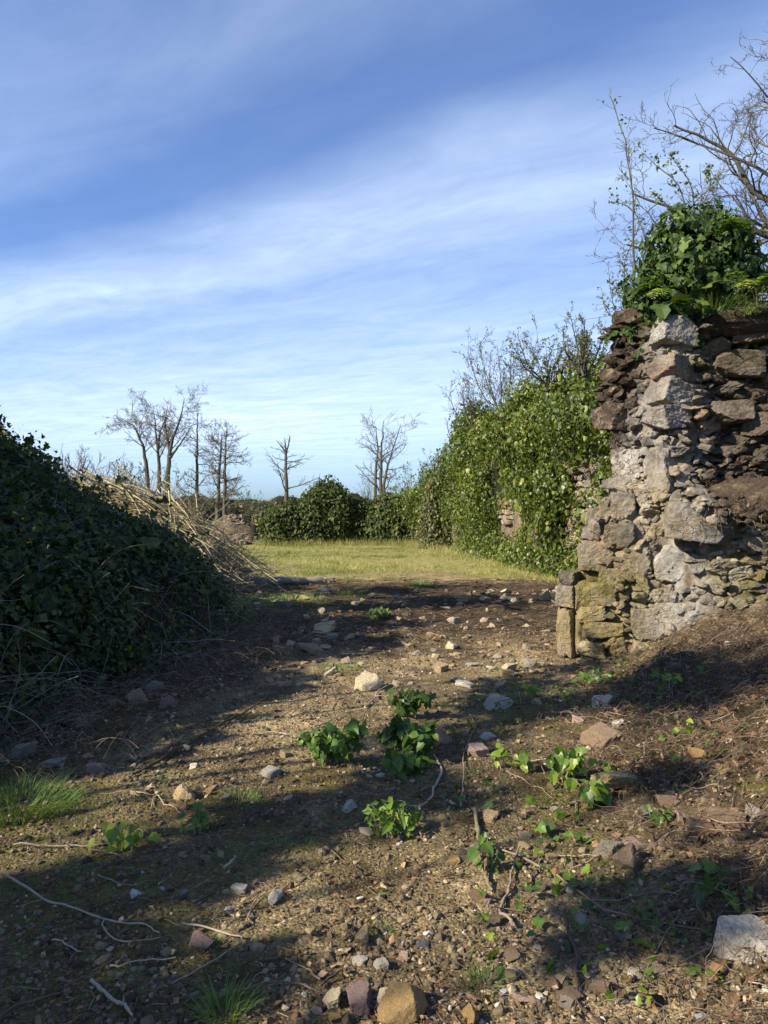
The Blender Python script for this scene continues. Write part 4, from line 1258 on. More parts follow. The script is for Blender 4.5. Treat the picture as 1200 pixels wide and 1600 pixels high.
# scrub behind the cut canes
for k, (sx, sy, dd, hh_, ww, nb) in enumerate([(125, 775, 19, 1.1, 1.2, 0), (165, 775, 20, 1.0, 1.5, 0), (205, 790, 22, 1.3, 1.8, 250), (255, 800, 26, 1.5, 2.4, 300), (310, 810, 40, 1.6, 2.6, 300), (385, 812, 44, 1.7, 2.6, 500)]):
    shrub(sx, sy, dd, hh_, ww, 140 + k, ['wispy bare shrub between ivied bank and cane heap', 'wispy bare shrub showing over the top of the cane heap', 'brown twiggy shrub behind the crest of the cane heap', 'brown scrubby shrub below the left skyline clump',
          'brown scrub below the pole-like bare tree', 'pale budding scrub behind the rubble heap'][k], 11, nb, .07, sub=(8, 4, 2), r0=.014)

# far wood on the rise beyond
rs = np.random.RandomState(44)
mb, mc = MB(), MB()
for k in range(170):
    y = rs.uniform(95, 260); x = rs.uniform(-.62, .62) * y
    hgt = rs.uniform(2.0, 4.2) * (y / 140) ** .8
    V, F = ICO[3]
    Vv = V * (1 + .8 * (fbm(V * 1.3 + k * 3.1, 1.5, 4, k) - .5))[:, None] * np.array([hgt * 1.1, hgt, hgt * .75]) + [x, y, float(G(x, y)[0]) + hgt * .2]
    mc.add(Vv + ([x, y, 1] - Vv) * .06, F, rs.rand())
    mb.add(*leaf_cover(Vv, F, 380, .5, rs, SIMPLE_V, SIMPLE_F, depth=(-.2, .4), jit=.7, tint=(.35 + .4 * (k % 3 == 0), .25)))
M_FAR = leaf_mat('far_leaf', [(0, (.030, .042, .020)), (.4, (.06, .07, .03)), (.7, (.12, .11, .055)), (1, (.19, .155, .09))], .7, .1, .1)
far = mc.out('woodland', M_DARKCORE); tag(far, 'distant brown and dark green woods on the rise beyond the meadow', 'woodland', kind='stuff')
far2 = mb.out('woodland_foliage', M_FAR, far, np.zeros(3))

# ------------------------------------------------------------------ the ivied bank
rs = np.random.RandomState(55)
bxs = np.concatenate([np.arange(-12, -5.5, .16), np.arange(-5.5, -1.2, .055)])
bys = np.concatenate([np.arange(-6, 3, .2), np.arange(3, 15, .06)])
BX, BY = np.meshgrid(bxs, bys)
bz = mound(BX.ravel(), np.maximum(BY.ravel(), 1.0))
bz = bz * sstep(15, 12.8, BY.ravel()) - .3 * sstep(12.8, 14.5, BY.ravel())
BV = np.stack([BX.ravel(), BY.ravel(), bz], 1)
BV[:, :2] += (np.stack([fb2(BX.ravel(), BY.ravel(), 2.0, 3, 71), fb2(BX.ravel(), BY.ravel(), 2.0, 3, 72)], 1) - .5) * .12
nby, nbx = BX.shape
ii = np.arange(nby * nbx).reshape(nby, nbx)
BF = np.stack([ii[:-1, :-1], ii[:-1, 1:], ii[1:, 1:], ii[1:, :-1]], -1).reshape(-1, 4)
BF = BF[(BV[BF][:, :, 2].max(1) > -.15)]
bank_base = np.array([-3.5, 8., 0])
bank = empty('ivied_bank', tuple(bank_base), 'big shaded bank smothered in dark ivy beside the clearing', 'ivied bank')
solid('earth_core', BV - np.array([0, 0, .06]), BF, M_DARKCORE, bank, bank_base, np.clip(fbm(BV, 2, 3, 5), 0, 1), True)  # earth, darkened to carry the shade under the ivy
mb = MB()
def bfront(P):
    return (P[:, 2] > -.02)
wB = cam_weight(7., .04)
def thin(P):
    d = fbm(P, 1.3, 3, 77) - .30 * sstep(.9, .1, P[:, 2])
    return (P[:, 2] > -.02) & (d + rs.normal(0, .08, len(P)) > .34)
mb.add(*leaf_cover(BV, BF, 60000, .044, rs, depth=(-.04, .16), jit=.6, up=.5, weight=wB, keep=thin, tint=(.34, .26), svar=.5))
mb.add(*leaf_cover(BV, BF, 17000, .040, rs, SIMPLE_V * np.array([1.3, 1, 1]), SIMPLE_F, depth=(.0, .22), jit=.9, up=.3, weight=wB, keep=bfront, tint=(.55, .3), svar=.4))
# ragged bulges along the crest
P, N = sample_surface(BV, BF, 300, rs, lambda C: wB(C) * (C[:, 2] > .9))
for c in P:
    n = rs.randint(12, 50)
    q = rs.normal(0, .15, (n, 3)) + c + [0, 0, .13]
    Rm = frames(rs.normal(0, .6, (n, 3)) + [0.3, -.5, .5], rs.normal(0, .5, (n, 3)) + [0, 0, -.8])
    mb.add(*scatter(LOBED_V, LOBED_F, q, Rm, .05 * np.exp(rs.normal(0, .4, n)), np.clip(rs.normal(.45, .25, n), 0, 1)))
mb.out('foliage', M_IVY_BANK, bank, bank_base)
# dry stems straggling out of it
mb = MB()
P, N = sample_surface(BV, BF, 2300, rs, lambda C: wB(C) * (C[:, 2] > .0) * np.where(C[:, 2] < .9, 2.5, .8))
for c, n in zip(P, N):
    d = nrm(n * rs.uniform(.1, .8) + rs.normal(0, .6, 3) + [.1, -.2, .1])
    pts, rad = grow(rs, c, d, rs.uniform(.2, .95) * (.5 + .5 * rs.rand()), rs.uniform(.0012, .0038), 9, .10, -.07, .5)
    Vt, Ft = btube(pts, rad, 3)
    mb.add(Vt, Ft, rs.rand())
tag(mb.out('dry_stems', M_STICK, bank, bank_base), kind='stuff')

# ivy-clad trees out of view; some are added only to shade bank and track
def ivy_tree(x, y, top, r, seed, label, tr=.2, lean=(0, 0), nleaf=3200, lsize=.2, flat=.8):
    z0 = float(mound(np.array([x]), np.array([max(y, 1.)]))[0]) if x < -4 and y > -5 else 0.
    z0 = max(z0, 0) - .1
    rs = np.random.RandomState(seed)
    b = np.array([x, y, z0])
    root = empty('ivy_tree', tuple(b), label, 'tree', 'ivy-clad trees shading the bank')
    e = np.array([x + lean[0], y + lean[1], top - r * .5])
    P = smoothline([b, b * .5 + e * .5 + rs.normal(0, .12, 3), e], 14)
    Vt, Ft = btube(P, np.linspace(tr, tr * .55, 14), 9)
    m1 = MB(); m1.add(Vt, Ft, .4); m1.out('trunk', M_BARK, root, b, True)
    cm = MB()
    for k in range(5):
        V, F = ICO[3]
        o = rs.normal(0, .42, 3) * r * np.array([1, 1, .5]) if k else np.zeros(3)
        V = V * (1 + .9 * (fbm(V * 1.3 + seed + k, 1.5, 3, seed) - .5))[:, None] * np.array([r, r, r * flat]) * (.6 if k else .8) + e + o
        cm.add(*leaf_cover(V, F, nleaf // 5, lsize, rs, SIMPLE_V * np.array([1.5, 1, 1]), SIMPLE_F, depth=(-.5 * r, .15), jit=.8))
    cm.out('crown', M_IVY_BANK, root, b)
    return root


SHADE = [(-8.6, 7.0, 6.0, 1.1), (-9.0, 8.8, 7.9, 1.5), (-8.9, 10.9, 7.2, 1.3), (-7.6, 9.7, 5.0, .9), (-7.8, 4.6, 4.5, 1.0), (-7.3, 6.4, 4.6, 1.15), (-6.6, 2.9, 3.3, .7)]  # last three are unseen, added to darken the bank
SHADE_L = ['ivy-choked tree rising from the crest of the bank', 'broad ivy-choked tree on the bank top', 'tall ivy-choked tree at the far end of the bank', 'small ivy-choked tree on the bank shoulder',
           'unseen low ivy-choked tree added to shade the near bank', 'unseen low ivy-choked tree added to shade the middle of the bank', 'unseen bushy ivy-choked tree added to shade the near bank end']
for k, (x, y, t, r) in enumerate(SHADE):
    ivy_tree(x, y, t, r, 200 + k, SHADE_L[k], .2, (0, 0), [430, 400, 380, 330, 1700, 2300, 800][k])
# unseen saplings added upstream of the light, crowns placed to band and dapple the track
def upstream(px_, py_, t):
    g = pxg(px_, py_)
    return g[0] - LH[0] * t, g[1] - LH[1] * t, g[2] + math.tan(SUN_EL) * t


LV_BEH = [dict(n=12, t0=.4, ratio=.4, ang=50, rratio=.42, k=8, wig=.18, grav=.03, tshape=.4), dict(n=7, t0=.2, ratio=.45, ang=45, rratio=.5, k=6, wig=.18, grav=.02), dict(n=4, t0=.2, ratio=.5, ang=45, rratio=.6, k=4, wig=.18, grav=.02)]
rs_t = np.random.RandomState(4)
diag = [(20, 1475), (130, 1432), (240, 1388), (345, 1335), (450, 1298), (545, 1268), (625, 1228), (700, 1165), (765, 1105), (840, 1068), (920, 1042)]
for k, (px_, py_, t, r, nl) in enumerate([(a, b, rs_t.uniform(7.5, 10.5), rs_t.uniform(.26, .36), 210) for a, b in diag] + [(1060, 1045, 11, .75, 800), (1170, 1075, 11, .6, 500), (850, 1108, 10, .3, 200), (960, 1085, 10.5, .35, 260), (1095, 1400, 8.5, .40, 380), (1040, 1215, 9.5, .22, 140),
                                         (60, 1570, 7, .36, 200), (300, 1560, 7, .30, 150), (330, 1112, 6.5, .30, 130), (60, 1180, 6, .42, 200)]):
    x, y, z = upstream(px_, py_, t)
    ivy_tree(x, y, z + r * .5, r, 220 + k, 'unseen slender ivy-topped sapling added to throw shade on the ground', .03, (0, 0), nl, .11, .7)['group'] = 'unseen saplings added for shade'

# ------------------------------------------------------------------ heap of cut canes
rs = np.random.RandomState(66)
cb = np.array([-4.3, 15.5, 0])
canes = empty('cane_heap', tuple(cb), 'sloping heap of long pale cut canes sweeping down behind the ivied bank', 'cane heap')
mb = MB()
N = 460
k = 12
t = np.linspace(0, 1, k)
top = np.stack([rs.normal(-5.9, .55, N), rs.normal(15.6, .8, N), 2.0 + rs.normal(0, .14, N)], 1)
bot = np.stack([rs.normal(-3.1, .35, N), rs.normal(15.2, 1.0, N), .12 + np.abs(rs.normal(0, .25, N))], 1)
u0, u1 = rs.uniform(-.12, .45, N), rs.uniform(.5, 1.04, N)
tt = u0[:, None] + (u1 - u0)[:, None] * t[None]
P = top[:, None] * (1 - tt[..., None]) + bot[:, None] * tt[..., None]
P[..., 2] += .42 * np.sin(np.pi * np.clip(tt, 0, 1)) * rs.normal(.6, .25, N)[:, None] + rs.normal(0, .012, P.shape[:2])
wild = np.where(rs.rand(N) < .25, 2.2, 1.)[:, None]
P[..., 0] += wild * rs.normal(0, .5, N)[:, None] * (tt - .5)
P[..., 1] += wild * rs.normal(0, .9, N)[:, None] * (tt - .5)
P[..., 2] += wild * rs.normal(0, .28, N)[:, None] * (tt - .5) + np.cumsum(rs.normal(0, .012, P.shape[:2]), 1)
P[..., 2] = np.maximum(P[..., 2], .02)
V, F = btube(P, (rs.uniform(.006, .017, N)[:, None] * np.linspace(1, .5, k)[None]), 4)
mb.add(V, F, np.repeat(np.clip(rs.normal(.55, .25, N), 0, 1), k * 4))
mb.out('canes', M_CANE, canes, cb)
mb = MB()
N = 3200
b0 = rs.rand(N)
B = np.stack([-6.3 + 3.3 * b0 + rs.normal(0, .25, N), 15.6 + rs.normal(0, .9, N), 1.82 * (1 - b0 ** 1.3) + rs.uniform(-.2, .36, N)], 1)
B[:, 2] = np.maximum(B[:, 2], .05)
D = nrm(rs.normal(0, .6, (N, 3)) + [.7, 0, .15])
P = B[:, None] + D[:, None] * np.linspace(0, 1, 5)[None, :, None] * rs.uniform(.25, .9, N)[:, None, None] + rs.normal(0, .02, (N, 5, 3))
V, F = btube(P, rs.uniform(.003, .006, N)[:, None], 3)
mb.add(V, F, np.repeat(rs.rand(N), 15))
mb.out('brushwood', M_STICK, canes, cb)
V, F = ICO[4]
V = V * (1 + .3 * (fbm(V, 2, 3, 3) - .5))[:, None] * np.array([2.0, 1.0, .55])
c_, s_ = math.cos(math.radians(33)), math.sin(math.radians(33))
V = V @ np.array([[c_, 0, -s_], [0, 1, 0], [s_, 0, c_]]) + [-4.9, 15.7, .5]
solid('heart', V, F, M_DARKCORE, canes, cb, np.full(len(V), .6), True)

# ------------------------------------------------------------------ log, meadow grass
rs = np.random.RandomState(77)
a, b = pxg(372, 916), pxg(508, 913)
P = smoothline([a + [0, 0, .07], a * .5 + b * .5 + [0, 0, .09], b + [0, 0, .075]], 24)
V, F = btube(P, .085 + .012 * np.sin(np.arange(24) * 1.3), 14)
V = V + (fbm(V, 8, 3, 9) - .5)[:, None] * .03
caps = np.array([[j, (j + 1) % 14, 336] for j in range(14)] + [[322 + (j + 1) % 14, 322 + j, 337] for j in range(14)])
V = np.vstack([V, V[:14].mean(0), V[322:336].mean(0)])
lg = solid('log', V, [F, caps], M_LOG, None, P[12], np.full(len(V), .45), True)
tag(lg, 'long grey felled log lying at the edge of the meadow', 'log')
mbk = MB()
for kx in range(3):
    V, F = rock_shape(rs, (.10, .07, .05), 3, 6, .1)
    mbk.add(V + b + [.02 + .05 * kx, -.03 * kx, .08 + .03 * (kx % 2)], F, .0)
mbk.out('broken_end', M_LOG, lg, np.array(lg.location))

N = 150000
y = 17 + 23 * rs.rand(N) ** 1.1
x = rs.uniform(-.42, .30, N) * y
pat = fb2(x, y, .7, 3, 81)
edge = sstep(17.0, 21.5, y + 7 * (pat - .5)) * (1 - .8 * sstep(.55, .68, fb2(x, y, .6, 3, 85)))
kp = (rs.rand(N) < edge * (.35 + .65 * sstep(.3, .6, pat))) & (x < np.interp(y, PATH[:, 1], PATH[:, 0]) - .2)
x, y, pat = x[kp], y[kp], pat[kp]
n = len(x)
P = np.stack([x, y, G(x, y) - .01], 1)
up = nrm(np.stack([rs.normal(0, .5, n), rs.normal(0, .5, n), np.ones(n)], 1))
nm = rs.normal(0, 1, (n, 3)); xx = nrm(np.cross(up, nm)); Rm = np.stack([xx, up, np.cross(xx, up)], 2)
ln = rs.uniform(.03, .10, n) * (.45 + .9 * pat + 1.3 * sstep(.62, .72, fb2(x, y, 1.6, 3, 86)))
V, F, T_ = scatter(BLADE_V[[0, 1, 4]], np.array([[0, 1, 2]]), P, Rm, np.stack([rs.uniform(.006, .014, n) * (1 + y / 40), ln, ln], 1), np.clip(.05 + .95 * (fb2(x, y, .45, 4, 83)) - .25 * sstep(.5, .62, fb2(x, y, .9, 3, 84)) + rs.normal(0, .16, n), 0, 1))
mg = solid('meadow_grass', V, F, M_GRASS, tint=T_)
tag(mg, 'short sunlit yellow-green meadow grass beyond the log', 'grass', kind='stuff')
# taller dry grass along the wall foot
N = 5000
i = rs.randint(0, 140, N)
q = rs.uniform(.3, 1.2, N)
x, y = PATH[i, 0] + PN[i, 0] * q + rs.normal(0, .1, N), PATH[i, 1] + PN[i, 1] * q
P = np.stack([x, y, G(x, y)], 1)
up = nrm(np.stack([rs.normal(0, .35, N), rs.normal(0, .35, N), np.ones(N)], 1)); nm = rs.normal(0, 1, (N, 3)); xx = nrm(np.cross(up, nm)); Rm = np.stack([xx, up, np.cross(xx, up)], 2)
xb = rs.uniform(-6.2, 1.6, 2600); yb = 36.55 + rs.normal(0, .28, 2600)
P = np.concatenate([P, np.stack([xb, yb, G(xb, yb)], 1)]); N = len(P); y = P[:, 1]
up = np.concatenate([up, nrm(np.stack([rs.normal(0, .4, 2600), rs.normal(0, .4, 2600), np.ones(2600)], 1))]); nm = rs.normal(0, 1, (N, 3)); xx = nrm(np.cross(up, nm)); Rm = np.stack([xx, up, np.cross(xx, up)], 2)
ln = rs.uniform(.08, .38, N) * (.5 + .7 * sstep(24, 32, y))
V, F, T_ = scatter(BLADE_V, BLADE_F, P, Rm, np.stack([rs.uniform(.006, .014, N), ln, ln], 1), np.clip(rs.normal(.65, .25, N), 0, 1))
vg = solid('verge_grass', V, F, M_GRASS, tint=T_)
tag(vg, 'longer dry grass along the foot of the ivied wall', 'grass', kind='stuff')

# ------------------------------------------------------------------ stones lying about
rs = np.random.RandomState(88)
LIB = {}
def lib(kind, j):
    key = (kind, j)
    if key not in LIB:
        r_ = np.random.RandomState(900 + j + 40 * ['round', 'block', 'flat', 'shard'].index(kind))
        dm = {'round': (1, .9, .75), 'block': (1, .8, .7), 'flat': (1, .8, .3), 'shard': (1, .6, .55)}[kind]
        V, F = rock_shape(r_, dm, 4, 9 if kind == 'round' else 4, .09 if kind != 'round' else .05, 0. if kind in ('round', 'shard') else 1., .2)
        V = V / np.abs(V[:, 0]).max()
        LIB[key] = mesh_data('stone', V, F, M_ROCK, smooth=False)
    return LIB[key]


CPAL = {'buff': (.40, .31, .19), 'ochre': (.38, .26, .12), 'cream': (.50, .44, .31), 'pale': (.50, .47, .41), 'white': (.47, .45, .41), 'pink': (.40, .30, .25), 'brown': (.23, .17, .12),
        'purple': (.22, .16, .155), 'slate': (.10, .12, .15), 'grey': (.30, .28, .25), 'dark': (.13, .105, .085)}
def stone(px_, py_, size, kind, col, label, group=None, sink=.32, yaw=None, tilt=.25, up=0.):
    g = pxg(px_, py_)
    r = 1.22 * size / 2 * g[1] / 1200.
    o = put('stone', lib(kind, rs.randint(0, 6)))
    z = {'round': .75, 'block': .7, 'flat': .3, 'shard': .55}[kind]
    o.location = (g[0], g[1] + r * .6, g[2] + r * z * (1 - 2 * sink) + up)
    o.scale = (r, r * rs.uniform(.85, 1.1), r * rs.uniform(.85, 1.15))
    o.rotation_euler = (rs.normal(0, tilt), rs.normal(0, tilt), rs.uniform(0, 6.28) if yaw is None else yaw)
    c = np.minimum(np.array(CPAL[col]) * (rs.uniform(.8, 1.2) if group else 1.3) * np.array([1.04, 1., .92]), .7)
    o.color = (*c, 1)
    return tag(o, label, 'stone', group)


KEY = [
 (566, 1480, 38, 'round', 'buff', 'round buff stone at the top of the little stone chain'), (564, 1510, 32, 'shard', 'pale', 'long pale stone just below the round buff stone'),
 (596, 1516, 20, 'block', 'white', 'small white squarish stone beside the long pale stone'), (630, 1500, 18, 'flat', 'pink', 'small pinkish stone right of the little stone chain'),
 (661, 1482, 22, 'flat', 'slate', 'thin blue-grey slate chip lying flat on sandy soil'), (570, 1555, 24, 'shard', 'brown', 'upright brown stone above the big bottom row'),
 (519, 1580, 36, 'block', 'cream', 'cream block at the left end of the bottom stone row'), (563, 1588, 52, 'block', 'purple', 'dull mauve block in the middle of the bottom stone row'),
 (605, 1580, 42, 'round', 'cream', 'rounded cream stone leaning on the big ochre one'), (640, 1600, 60, 'round', 'ochre', 'biggest ochre stone at the bottom edge'),
 (494, 1586, 20, 'shard', 'pink', 'small pinkish stone left of the cream block'), (523, 1600, 20, 'block', 'ochre', 'small orange stone under the cream block'), (736, 1600, 30, 'round', 'ochre', 'ochre pebble stone alone right of the bottom row'),
 (815, 1568, 34, 'flat', 'pink', 'tan and pink split stone on the sandy patch'), (838, 1574, 18, 'round', 'pink', 'small pink stone touching the split tan stone'), (944, 1556, 30, 'block', 'brown', 'brown block stone beside the dark reddish stick'),
 (993, 1530, 20, 'round', 'pale', 'pale lump near the dark hollow under the bank'), (909, 1444, 14, 'round', 'white', 'small white lump left of the green fallen leaf'), (430, 1412, 36, 'shard', 'white', 'white pointed stone in the mossy shade'),
 (373, 1398, 24, 'block', 'pale', 'light square stone left of the white pointed one'), (311, 1488, 36, 'block', 'purple', 'purple-brown stone under the forked dry twig'), (287, 1250, 34, 'shard', 'buff', 'tan wedge stone behind the two ivy seedlings'),
 (147, 1208, 26, 'block', 'pink', 'pinkish square stone near the grass patch under the bank'), (543, 1268, 28, 'shard', 'pale', 'pale lump stone left of the pointed-leaf sprig'), (420, 1214, 34, 'flat', 'grey', 'flat grey stone sunk in the shadow band'),
 (992, 1368, 78, 'shard', 'brown', 'large pointed brown boulder on the rooty bank'), (1186, 1500, 84, 'block', 'white', 'big white-topped block cut by the picture edge'), (1190, 1284, 34, 'block', 'grey', 'grey block at the edge above the dark roots'),
 (975, 1238, 90, 'flat', 'buff', 'wide flat buff slab half buried on the bank'), (762, 1158, 26, 'shard', 'white', 'white pointed stone right of the big cut ivy branch'), (745, 1182, 34, 'round', 'pink', 'pinkish oval stone right of the brown upright stone'),
 (690, 1162, 40, 'shard', 'brown', 'brown upright stone at the foot of the cut ivy branch'), (578, 1080, 36, 'round', 'cream', 'pale yellow stone above the ivy branches'), (575, 1064, 22, 'flat', 'cream', 'thin pale yellow stone behind the rounder yellow one'),
 (505, 990, 46, 'flat', 'buff', 'biggest flat buff stone in the debris'), (486, 1020, 40, 'flat', 'brown', 'flat brown stone in front of the biggest flat buff stone'), (727, 1073, 28, 'flat', 'pale', 'pale flat stone at the edge of the wall shadow'), (710, 974, 18, 'block', 'grey', 'grey pointed stone far out on the debris'),
 (706, 1013, 16, 'round', 'cream', 'cream pebble stone on the sunny sandy rise'), (778, 1108, 40, 'flat', 'grey', 'flat grey stone on the foot of the bank'), (943, 1020, 38, 'block', 'white', 'white broken stone at the foot of the wall jamb'),
 (1085, 1068, 24, 'shard', 'brown', 'small brown wedge on the upper bank'), (1100, 1190, 28, 'round', 'ochre', 'round ochre stone among bank roots'), (942, 1106, 30, 'block', 'pale', 'pale chunk below the dark wall-foot soil'),
 (966, 1138, 26, 'shard', 'white', 'white chip stone standing in ivy leaves on the bank'), (235, 1078, 18, 'round', 'white', 'white stone at the foot of the ivied bank'), (211, 1100, 26, 'block', 'buff', 'buff stone among dead leaves under the ivied bank'),
 (75, 1200, 40, 'flat', 'grey', 'grey slab behind the grass patch under the bank'), (28, 1185, 34, 'block', 'grey', 'grey stone stacked left of the grey slab'), (1145, 1300, 46, 'block', 'brown', 'brown stone in the darkest root hollow'),
 (1048, 1262, 30, 'block', 'brown', 'brown stone above the large pointed boulder'), (945, 1165, 44, 'block', 'brown', 'dull brown stone between bank ivy leaves'), (708, 1350, 26, 'flat', 'ochre', 'ochre flat stone beside the mossy stick'),
 (1168, 882, 20, 'block', 'pale', 'pale stone lodged in the soil ledge of the ruin')]
for kx, ky, sz, kd, cl_, lb in KEY[:-1]:
    stone(kx, ky, sz, kd, cl_, lb)

GR = {'cream': 'pale cream stones in the debris', 'buff': 'buff stones in the debris', 'grey': 'grey stones in the debris', 'pink': 'pinkish brown stones in the debris'}
for k in range(170):
    q = rs.rand()
    yy = 925 + 150 * rs.rand() ** 1.4
    xx = rs.uniform(400, 880) if yy < 1000 else rs.uniform(420, 860)
    sz = np.clip(rs.lognormal(2.35, .42), 6, 22)
    c_ = rs.choice(['cream', 'buff', 'grey', 'pink'], p=[.25, .35, .25, .15])
    stone(xx, yy, sz, rs.choice(['flat', 'block', 'shard', 'flat']), c_, 'small %s stone among many strewn over the dark debris strip' % {'cream': 'pale cream', 'buff': 'buff', 'grey': 'grey', 'pink': 'pinkish brown'}[c_], GR[c_])
for k in range(95):
    xx, yy = rs.uniform(740, 1195), rs.uniform(1040, 1580)
    stone(xx, yy, np.clip(rs.lognormal(2.7, .4), 8, 34), rs.choice(['flat', 'block', 'shard']), rs.choice(['brown', 'grey', 'buff', 'pink']), 'small dull stone half buried among the bank roots', 'stones half buried in the rooty bank', .4)
for k in range(44):
    xx, yy = rs.uniform(60, 760), rs.uniform(1090, 1590)
    stone(xx, yy, np.clip(rs.lognormal(2.35, .4), 7, 24), rs.choice(['flat', 'block', 'round']), rs.choice(['brown', 'grey', 'buff', 'pink', 'pale'], p=[.3, .25, .25, .1, .1]), 'small worn stone pressed into the trodden track', 'small stones pressed into the track', .35)

# gravel: fine stones pressed into the soil
V1, F1 = ICO[1]
N = 42000
yv = 1.9 + 9.5 * rs.rand(N) ** 2.1
xv = rs.uniform(-.58, .58, N) * (yv + .6)
mk = masks(xv, yv)
dens = .25 + .9 * mk['sand'] + .35 * sstep(.45, .62, fb2(xv, yv, 1.6, 3, 95)) - .45 * mk['moss']
kp = rs.rand(N) < np.clip(dens * (.25 + 1.1 * sstep(.40, .62, fb2(xv, yv, 3.1, 3, 94))), .03, 1)
xv, yv = xv[kp], yv[kp]
n = len(xv)
sz = np.clip(rs.lognormal(math.log(.0040), .62, n), .002, .026) * (1 + yv * .09)
P = np.stack([xv, yv, G(xv, yv) + sz * .15], 1)
Rm = frames(rs.normal(0, .35, (n, 3)) + [0, 0, 1], rs.normal(0, 1, (n, 3)))
V, F, T_ = scatter(V1 * (1 + .22 * np.sin(V1[:, :1] * 9 + V1[:, 1:2] * 5)), F1, P, Rm, np.stack([sz * rs.uniform(.8, 1.5, n), sz * rs.uniform(.7, 1.1, n), sz * rs.uniform(.45, .8, n)], 1), rs.rand(n) ** 1.35)
gv = solid('gravel', V, F, M_PEBBLE, tint=T_)
tag(gv, 'fine buff gravel and grit strewn over the trodden earth', 'gravel', kind='stuff')

N = 60000
yv = 1.9 + 9 * rs.rand(N) ** 2.0
xv = rs.uniform(-.58, .58, N) * (yv + .6)
kp = rs.rand(N) < .25 + .75 * sstep(.42, .6, fb2(xv, yv, 2.4, 3, 96))
xv, yv = xv[kp], yv[kp]
n = len(xv)
sz = np.clip(rs.lognormal(math.log(.0048), .55, n), .002, .022) * (1 + yv * .07)
P = np.stack([xv, yv, G(xv, yv) + sz * .1], 1)
Rm = frames(rs.normal(0, .35, (n, 3)) + [0, 0, 1], rs.normal(0, 1, (n, 3)))
V, F, T_ = scatter(V1 * (1 + .3 * np.sin(V1[:, :1] * 8 + V1[:, 1:2] * 6 + V1[:, 2:] * 7)), F1, P, Rm, np.stack([sz * rs.uniform(.8, 1.4, n), sz * rs.uniform(.7, 1.1, n), sz * rs.uniform(.5, .9, n)], 1), rs.rand(n))
tag(solid('soil_crumbs', V, F, M_CRUMB, tint=T_), 'crumbs and clods of dark loose soil over the earth', 'soil', kind='stuff')

# ------------------------------------------------------------------ sticks
def stick(pts, r, mat, label, seed, group=None, lift=.006, tint=.5, fork=None, n=22):
    r_ = np.random.RandomState(seed)
    g = np.array([pxg(a, b) for a, b in pts])
    P = smoothline(g, n)
    P[:, 2] = G(P[:, 0], P[:, 1]) + r + lift + .009 * np.abs(np.sin(np.linspace(0, 2.6, n) + seed))
    L = np.linalg.norm(P[-1] - P[0])
    P[1:-1] += r_.normal(0, .0012 + .0008 * L, (n - 2, 3)) * np.array([1, 1, .5])
    for q in r_.uniform(.15, .85, 3):
        P += (np.array([*r_.normal(0, .035 * L, 2), 0]) * np.maximum(0, 1 - np.abs(np.linspace(0, 1, n) - q) / .22)[:, None])
    m_ = MB()
    rad = r * (1 - .45 * np.linspace(0, 1, n)) * (1 + .12 * r_.normal(0, 1, n))
    V, F = btube(P, rad, 7)
    m_.add(V, F, tint)
    m_.add(V[:7], np.array([[0, 2, 1], [0, 3, 2], [0, 4, 3], [0, 5, 4], [0, 6, 5]]), tint + .2)
    for k in range(r_.randint(1, 4)):
        i = r_.randint(4, n - 3)
        d = nrm(np.array([*r_.normal(0, 1, 2), .25]))
        pt, rd = grow(r_, P[i], d, L * r_.uniform(.05, .16), r * .5, 5, .15, -.06)
        Vt, Ft = btube(pt, rd, 4); m_.add(Vt, Ft, tint)
    o = m_.out('stick', mat, None, P[n // 2], True)
    tag(o, label, 'stick', group)
    if fork is not None:
        gf = smoothline(np.array([pxg(a, b) for a, b in fork]), 14)
        gf[:, 2] = G(gf[:, 0], gf[:, 1]) + r + lift
        gf[0] = P[np.argmin(np.linalg.norm(P - gf[0], axis=1))]
        Vf, Ff = btube(gf, np.linspace(r * .7, r * .35, 14), 6)
        solid('side_branch', Vf, Ff, mat, o, np.array(o.location), np.full(len(Vf), tint), True)
    return o


